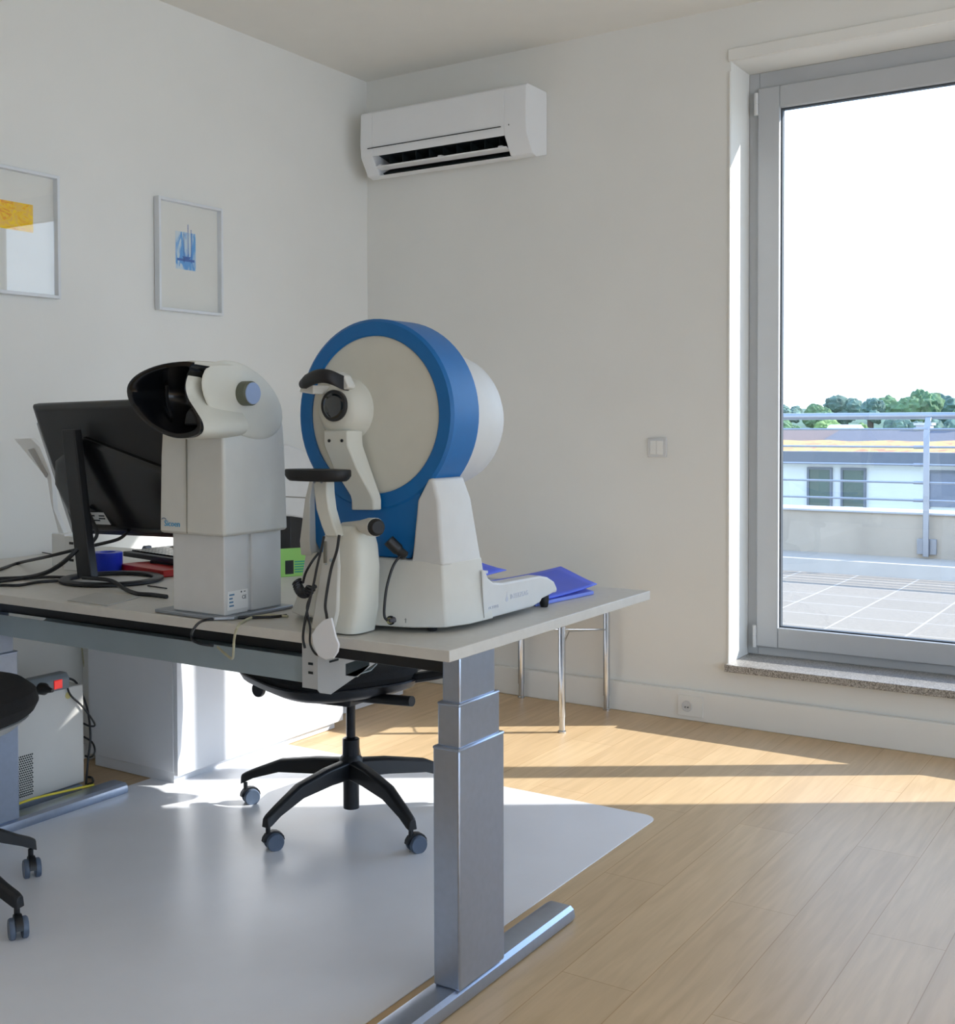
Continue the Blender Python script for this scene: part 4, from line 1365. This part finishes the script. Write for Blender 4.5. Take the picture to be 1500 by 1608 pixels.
def folder(label, pts_, zc, grp=None):
    b = MB()
    top = [Vector(p) for p in pts_]
    b.rings([[p - Vector((0, 0, .006)) for p in top], top])
    o_ = b.build('folder', M['fblue'], flat=True)
    return tag(o_, label, 'folder', grp)
Zf = lambda px, py, z: at(px, py, 'z', z)
# near folder: sheet with raised back corners
b = MB()
N = 10
g = []
c00, c10, c11, c01 = Zf(790, 918, DT + .012), Zf(868, 944, DT + .004), Zf(912, 928, DT + .006), Zf(870, 912, DT + .01)
c00 = Vector((-1.80, 2.93, 0)); c10 = Vector((-1.475, 2.72, 0)); c11 = Vector((-1.44, 3.00, 0)); c01 = Vector((-1.62, 3.13, 0))
for i in range(N + 1):
    row = []
    for j in range(N + 1):
        u, v = i / N, j / N
        p = c00.lerp(c10, u).lerp(c01.lerp(c11, u), v)
        z = DT + .014 + .026 * (v ** 2) * (1 - .6 * u) + .008 * v + .004 * math.sin(3 * u + 2 * v)
        row.append(b.bm.verts.new((p.x, p.y, z)))
    g.append(row)
for i in range(N):
    for j in range(N):
        b.bm.faces.new((g[i][j], g[i + 1][j], g[i + 1][j + 1], g[i][j + 1]))
o = b.build('folder', M['fblue'])
md = o.modifiers.new('thick', 'SOLIDIFY'); md.thickness = .0025; md.offset = -1
tag(o, 'bright blue folder with curled back corner at the right rear of the desk', 'folder', 'blue folders on the desk')
b = MB()
b.prism([(-1.80, 2.90), (-1.47, 2.70), (-1.44, 2.98), (-1.62, 3.12), (-1.8, 3.0)], 'z', DT + .0008, DT + .010)
tag(b.build('folder', mat('folder_pale_blue', (120, 140, 228), .5), bevel=.001), 'paler blue folder lying flat under the curled blue folder', 'folder', 'blue folders on the desk')
b = MB()
g = []
c00 = Vector((-2.10, 2.84, 0)); c10 = Vector((-1.78, 2.84, 0)); c11 = Vector((-1.80, 3.12, 0)); c01 = Vector((-2.12, 3.12, 0))
for i in range(N + 1):
    row = []
    for j in range(N + 1):
        u, v = i / N, j / N
        p = c00.lerp(c10, u).lerp(c01.lerp(c11, u), v)
        z = DT + .028 + .085 * (1 - u) ** 1.3 * v
        row.append(b.bm.verts.new((p.x, p.y, z)))
    g.append(row)
for i in range(N):
    for j in range(N):
        b.bm.faces.new((g[i][j], g[i + 1][j], g[i + 1][j + 1], g[i][j + 1]))
o = b.build('folder', M['fblue'])
md = o.modifiers.new('thick', 'SOLIDIFY'); md.thickness = .0025; md.offset = -1
tag(o, 'blue folder behind the perimeter with its left edge curled up', 'folder', 'blue folders on the desk')
b = MB(); b.prism([(-2.0, 2.86), (-1.72, 2.83), (-1.715, 2.87), (-1.995, 2.90)], 'z', DT + .052, DT + .060)
tag(b.build('ruler', M['paper'], bevel=.001), 'white ruler lying across the blue folder behind the perimeter', 'ruler')
b = MB(); b.box(-1.99, -1.80, 2.87, 2.95, DT + .040, DT + .0515)
tag(b.build('notepad', M['pblue'], bevel=.001), 'dark blue notepad under the white ruler', 'notepad')

# cables on the desk top
D = lambda px, py, r=.005: at(px, py, 'z', DT + r)
cable('cable', 'thin black cable from the left edge rising behind the monitor pole', [D(-40, 862), D(0, 862), D(40, 861), D(70, 857, .01), D(95, 852, .015)], .005, M['black'])
cable('cable', 'fine dark wire lying left of the cartons', [D(-30, 866), D(20, 866), D(60, 867), D(86, 871)], .002, M['black'])
cable('cable', 'black cable from the monitor underside sweeping left behind the pole', [V(200, 836, 2.50), V(185, 847, 2.50), V(150, 856, 2.49), V(120, 863, 2.47), V(75, 874, 2.44), D(30, 884, .006), D(0, 894, .006), D(-40, 905, .006)], .0055, M['black'])
cable('cable', 'thick black cable curving from the pole down to the left desk edge', [V(122, 862, 2.36), V(108, 876, 2.34), V(90, 890, 2.33), V(70, 900, 2.32), D(40, 907, .007), D(0, 909, .007), D(-40, 911, .007)], .007, M['black'])
cable('cable', 'black cable running along the desk to the ring stand', [D(-40, 916), D(0, 913), D(40, 908), D(80, 906), D(115, 907)], .0045, M['black'])
cable('cable', 'lowest black cable crossing the desk to the ring stand', [D(-40, 921), D(0, 919), D(30, 919), D(60, 914), D(92, 912)], .0045, M['black'])
cable('cable', 'flat black ribbon cable from the ring stand to the vision tester', [D(130, 907, .018), D(165, 910, .020), D(180, 914, .018), D(195, 924, .008), D(215, 932, .006), D(240, 934, .006), D(262, 937, .006)], .006, M['black'])
cable('cable', 'thin dark cable between ring stand and vision tester', [D(232, 920, .003), D(248, 922, .003), D(262, 924, .003)], .002, M['black'])
cable('cable', 'black cable coming from under the vision tester and over the front desk edge', [D(450, 966, .004), D(425, 969, .004), D(380, 970, .004), D(340, 972, .004), D(318, 975, .004), D(306, 985, .004), at(301, 996, 'y', 2.068), at(303, 1005, 'y', 2.068), at(315, 1011, 'y', 2.09), at(335, 1014, 'y', 2.12)], .0035, M['black'])
cable('cable', 'beige cable curving over the front desk edge between the instruments', [D(452, 968, .004), D(425, 966, .004), D(398, 969, .004), D(380, 977, .004), D(372, 987, .004), at(368, 1003, 'y', 2.070), at(367, 1020, 'y', 2.072), at(365, 1034, 'y', 2.1), at(355, 1028, 'y', 2.12), at(342, 1016, 'y', 2.15)], .0032, M['beige_cable'])

# ------------------------------------------------------------------ terrace and the view
b = MB(); b.box(-14, 12, YO, 8.62, .05, .19)
tag(b.build('floor_terrace', M['tiles'], origin=(0, 0, .05), flat=True), kind='structure')
b = MB()
b.prism([(8.62, .05), (8.62, .19), (8.70, .275), (9.1, .285), (9.1, .05)], 'x', -14, 12)
b.box(-14, 12, 9.1, 9.42, .05, .597)
tag(b.build('wall_parapet', M['concrete'], origin=(0, 9.2, .05), flat=True), kind='structure')
b = MB(); b.box(-14, 12, 9.085, 9.45, .597, .612)
tag(b.build('trim_4', M['coping'], origin=(0, 9.2, .6), bevel=.003), kind='structure')

ra = thing('railing', 'grey tubular terrace railing with thin horizontal bars beyond the glass', 'railing', (-1.8, 9.07, .2))
b = MB(); b.tube([(-14, 9.16, 1.312), (12, 9.16, 1.312)], .026, 16, smooth=False); b.build('handrail', M['steel'], ra)
for k, z in enumerate((1.216, 1.087, .959, .831, .703)):
    b = MB(); b.tube([(-14, 9.06, z), (12, 9.06, z)], .008, 8, smooth=False); b.build('rail', M['steel'], ra)
for i in range(-5, 7):
    xx = -1.755 + i * 2.0
    b = MB()
    b.prism([(9.04, .30), (9.055, .30), (9.055, 1.18), (9.115, 1.29), (9.14, 1.30), (9.10, 1.30), (9.04, 1.20)], 'x', xx - .02, xx + .02)
    for z in (1.216, 1.087, .959, .831, .703):
        b.tube([(xx - .09, 9.06, z), (xx + .01, 9.06, z)], .013, 8, smooth=False)
    p = b.build('post', M['steel'], ra, bevel=.003)
    b = MB(); b.box(xx - .065, xx + .065, 9.072, 9.10, .315, .425); b.build('mounting_plate', M['steel'], p, bevel=.002)

nb = thing('building', 'white flat-roofed house across from the terrace with dark windows and planted roof', 'building', (-5, 24, -3))
M['facade'] = mat('facade_white', (190, 194, 196), .8, var=.03, scale=2)
M['fascia'] = mat('fascia_grey', (92, 98, 108), .6, var=.05)
M['sedum'] = None
M['winglass'] = mat('house_window', (56, 76, 70), .25, var=.25, scale=1.2)
M['shutter'] = mat('shutter_grey', (104, 110, 124), .6, var=.05)
b = MB(); b.box(-40, 20, 22, 32, -4, .505); b.build('wall', M['facade'], nb, flat=True)
b = MB(); b.box(-40, 20, 21.8, 32.2, .505, .72); b.build('fascia', M['fascia'], nb, flat=True)
b = MB()
random.seed(3)
rows = []
for j in range(9):
    y_ = 21.95 + j * 1.2
    rows.append([b.bm.verts.new((-40 + i * .5, y_, (.715 if j == 0 else .735 + random.random() * .05))) for i in range(121)])
for j in range(8):
    for i in range(120):
        b.bm.faces.new((rows[j][i], rows[j][i + 1], rows[j + 1][i + 1], rows[j + 1][i]))
b.build('planted_roof', art_mat('sedum_roof', (176, 110, 70), [(.42, (170, 104, 66)), (.48, (186, 150, 84)), (.54, (150, 138, 66)), (.60, (184, 128, 72)), (.7, (196, 160, 90))], (3.5, 1.2, 1), .6, 2.2), nb)
for x0, x1, z0, z1, mm in ((-6.27, -5.90, -.28, .388, M['winglass']), (-5.668, -5.31, -.26, .388, M['winglass']), (-4.204, -3.0, -.22, .372, M['shutter']), (-9.5, -8.6, -.3, .38, M['winglass']), (-1.0, .2, -.3, .38, M['winglass'])):
    b = MB(); b.box(x0, x1, 21.97, 22.02, z0, z1); wn = b.build('window', mm, nb, flat=True)
    b = MB(); b.box(x0 - .04, x0, 21.95, 22.02, z0 - .04, z1 + .04); b.box(x1, x1 + .04, 21.95, 22.02, z0 - .04, z1 + .04); b.box(x0, x1, 21.95, 22.02, z1, z1 + .04)
    b.build('window_frame', M['fascia'], wn, flat=True)

# far roofs
M['slate'] = mat('slate_roof', (90, 90, 96), .8, var=.1)
M['roofbrown'] = mat('brown_roof', (110, 92, 84), .8, var=.1)
M['housewall'] = mat('far_house_wall', (200, 200, 200), .8)
def house(label, x0, x1, y0, y1, ze, zr, mr, chim, group=None):
    h = thing('house', label, 'house', ((x0 + x1) / 2, (y0 + y1) / 2, -4))
    b = MB(); b.box(x0 + .3, x1 - .3, y0 + .3, y1 - .3, -4, ze); b.build('wall', M['housewall'], h, flat=True)
    ym = (y0 + y1) / 2
    b = MB(); b.rings([[(x0, y0, ze), (x0, y1, ze), (x0, ym, zr)], [(x1, y0, ze), (x1, y1, ze), (x1, ym, zr)]]); b.build('roof', mr, h, flat=True)
    for cxx, ch_ in chim:
        b = MB(); b.box(cxx - .22, cxx + .22, ym - .3, ym + .2, ze, zr + ch_); b.box(cxx - .28, cxx + .28, ym - .36, ym + .26, zr + ch_, zr + ch_ + .08); b.build('chimney', M['housewall'], h, flat=True)
house('far brown-roofed house beyond the planted roof, left of the slate roofed one', -15.6, -10.8, 38, 46, .35, .98, M['roofbrown'], [(-14.6, .10)])
house('far slate-roofed house with white chimneys beyond the planted roof', -10.6, -4.5, 37, 45, .40, 1.02, M['slate'], [(-8.0, .10), (-6.75, .34)])
house('far house with a steep white gable peeking behind the brown roof', -13.1, -11.9, 46.5, 51, .5, 1.12, M['housewall'], [])
M['haze_ground'] = mat('far_ground', (150, 160, 130), .95, var=.1, scale=.2)
b = MB(); b.box(-150, 150, 9.5, 200, -4.2, -4.0)
tag(b.build('ground', M['haze_ground'], origin=(0, 60, -4.1), flat=True), kind='structure')
b = MB()
random.seed(5)
rows = []
for j in range(12):
    f_ = j / 11
    rows.append([b.bm.verts.new((-110 + i * 4, 56 + 36 * f_, -4.05 + 6.0 * math.sin(f_ * PI / 2) * (1 + .05 * math.sin(i * .7)))) for i in range(46)])
for j in range(11):
    for i in range(45):
        b.bm.faces.new((rows[j][i], rows[j][i + 1], rows[j + 1][i + 1], rows[j + 1][i]))
tag(b.build('hill', mat('hill_green', (80, 104, 84), .95, var=.3, scale=.6)), kind='structure')

FO = [mat('foliage_hazy_green', (84, 108, 96), .9, var=.45, scale=3.5), mat('foliage_mid_green', (84, 112, 76), .9, var=.45, scale=3.5), mat('foliage_light_green', (108, 134, 76), .9, var=.4, scale=3.5)]  # distance haze is mixed into the blue-green leaf colour
M['trunk'] = mat('trunk', (90, 80, 70), .9)
def crown_mesh(seed):
    random.seed(seed)
    bm = bmesh.new()
    for k in range(11):
        a = random.random() * 6.28
        r = random.random() ** .5 * .62
        c = Vector((math.cos(a) * r, math.sin(a) * r * .8, random.uniform(-.35, .55) * (1 - r * .6)))
        s_ = random.uniform(.30, .46)
        M_ = Matrix.Translation(c) @ Matrix.Scale(s_, 4)
        bmesh.ops.create_icosphere(bm, subdivisions=3, radius=1, matrix=M_)
    for v in bm.verts:
        n_ = (math.sin(v.co.x * 17 + seed) * math.cos(v.co.y * 19) + math.sin(v.co.z * 23 + v.co.x * 9))
        v.co += v.co.normalized() * (n_ * .03 + random.uniform(-.055, .055))
    me = bpy.data.meshes.new('crown')
    bm.to_mesh(me); bm.free()
    return me
CM = [crown_mesh(k) for k in (1, 2, 3, 4)]
TL = [
    ('far rounded blue-green tree at the left edge of the glass', -22.3, 70, 2.1, 1.2, 0),
    ('far small blue-green tree, second from the left behind the railing', -20.9, 69, 2.3, 1.0, 0),
    ('far mid-green tree left of the tallest crowns', -19.6, 70, 2.25, 1.3, 1),
    ('far blue-green tree with a taller crown left of centre on the hill', -18.2, 71, 2.75, 1.4, 0),
    ('far blue-green tree in the middle of the hill line', -16.8, 71, 2.65, 1.3, 0),
    ('far mid-green tree right of the middle of the hill line', -15.6, 72, 2.85, 1.5, 1),
    ('tallest far tree on the hill line left of the railing post', -14.1, 72, 3.05, 1.6, 1),
    ('far blue-green tree behind the railing post', -12.7, 71, 2.8, 1.4, 0),
    ('far mid-green tree at the right edge of the glass', -11.3, 71, 2.85, 1.5, 1),
    ('lower light-green tree in front of the hill line, above the white chimney', -14.6, 60, 1.25, 1.1, 2),
    ('lower mid-green tree in front of the hill line, leftmost of the low ones', -18.4, 60, 1.35, 1.2, 1),
    ('lower light-green tree left of the light one above the chimney', -16.5, 61, 1.4, 1.1, 2),
    ('lower blue-green tree at the right end of the low row', -12.6, 60, 1.45, 1.2, 0),
    ('lower blue-green tree near the right edge of the glass', -10.8, 60, 1.5, 1.2, 0),
]
for i, (lab, x_, y_, top, s_, fm) in enumerate(TL):
    if i % 2:                       # every other tree stands deeper
        f_ = (y_ + 4.5) / y_
        x_, y_, top, s_ = x_ * f_, y_ + 4.5, 1.28 + (top - 1.28) * f_, s_ * f_
    s_ *= .82
    t = thing('tree', lab, 'tree', (x_, y_, -4.0), 'trees on the far hill')
    me = CM[i % 4].copy()
    me.materials.append(FO[fm])
    cr = bpy.data.objects.new('crown', me)
    COL.objects.link(cr)
    cr.parent = t
    cr.location = (0, 0, top - s_ * .85 + 4.0)
    cr.scale = (s_ * 1.25, s_ * .9, s_ * 1.05)
    cr.rotation_euler = (0, 0, i * 1.3)
    b = MB(); b.tube([(x_, y_, -4), (x_, y_, top - s_ * 1.1)], .18, 8, smooth=False)
    b.build('trunk', M['trunk'], t)
SC.cycles.use_denoising = True
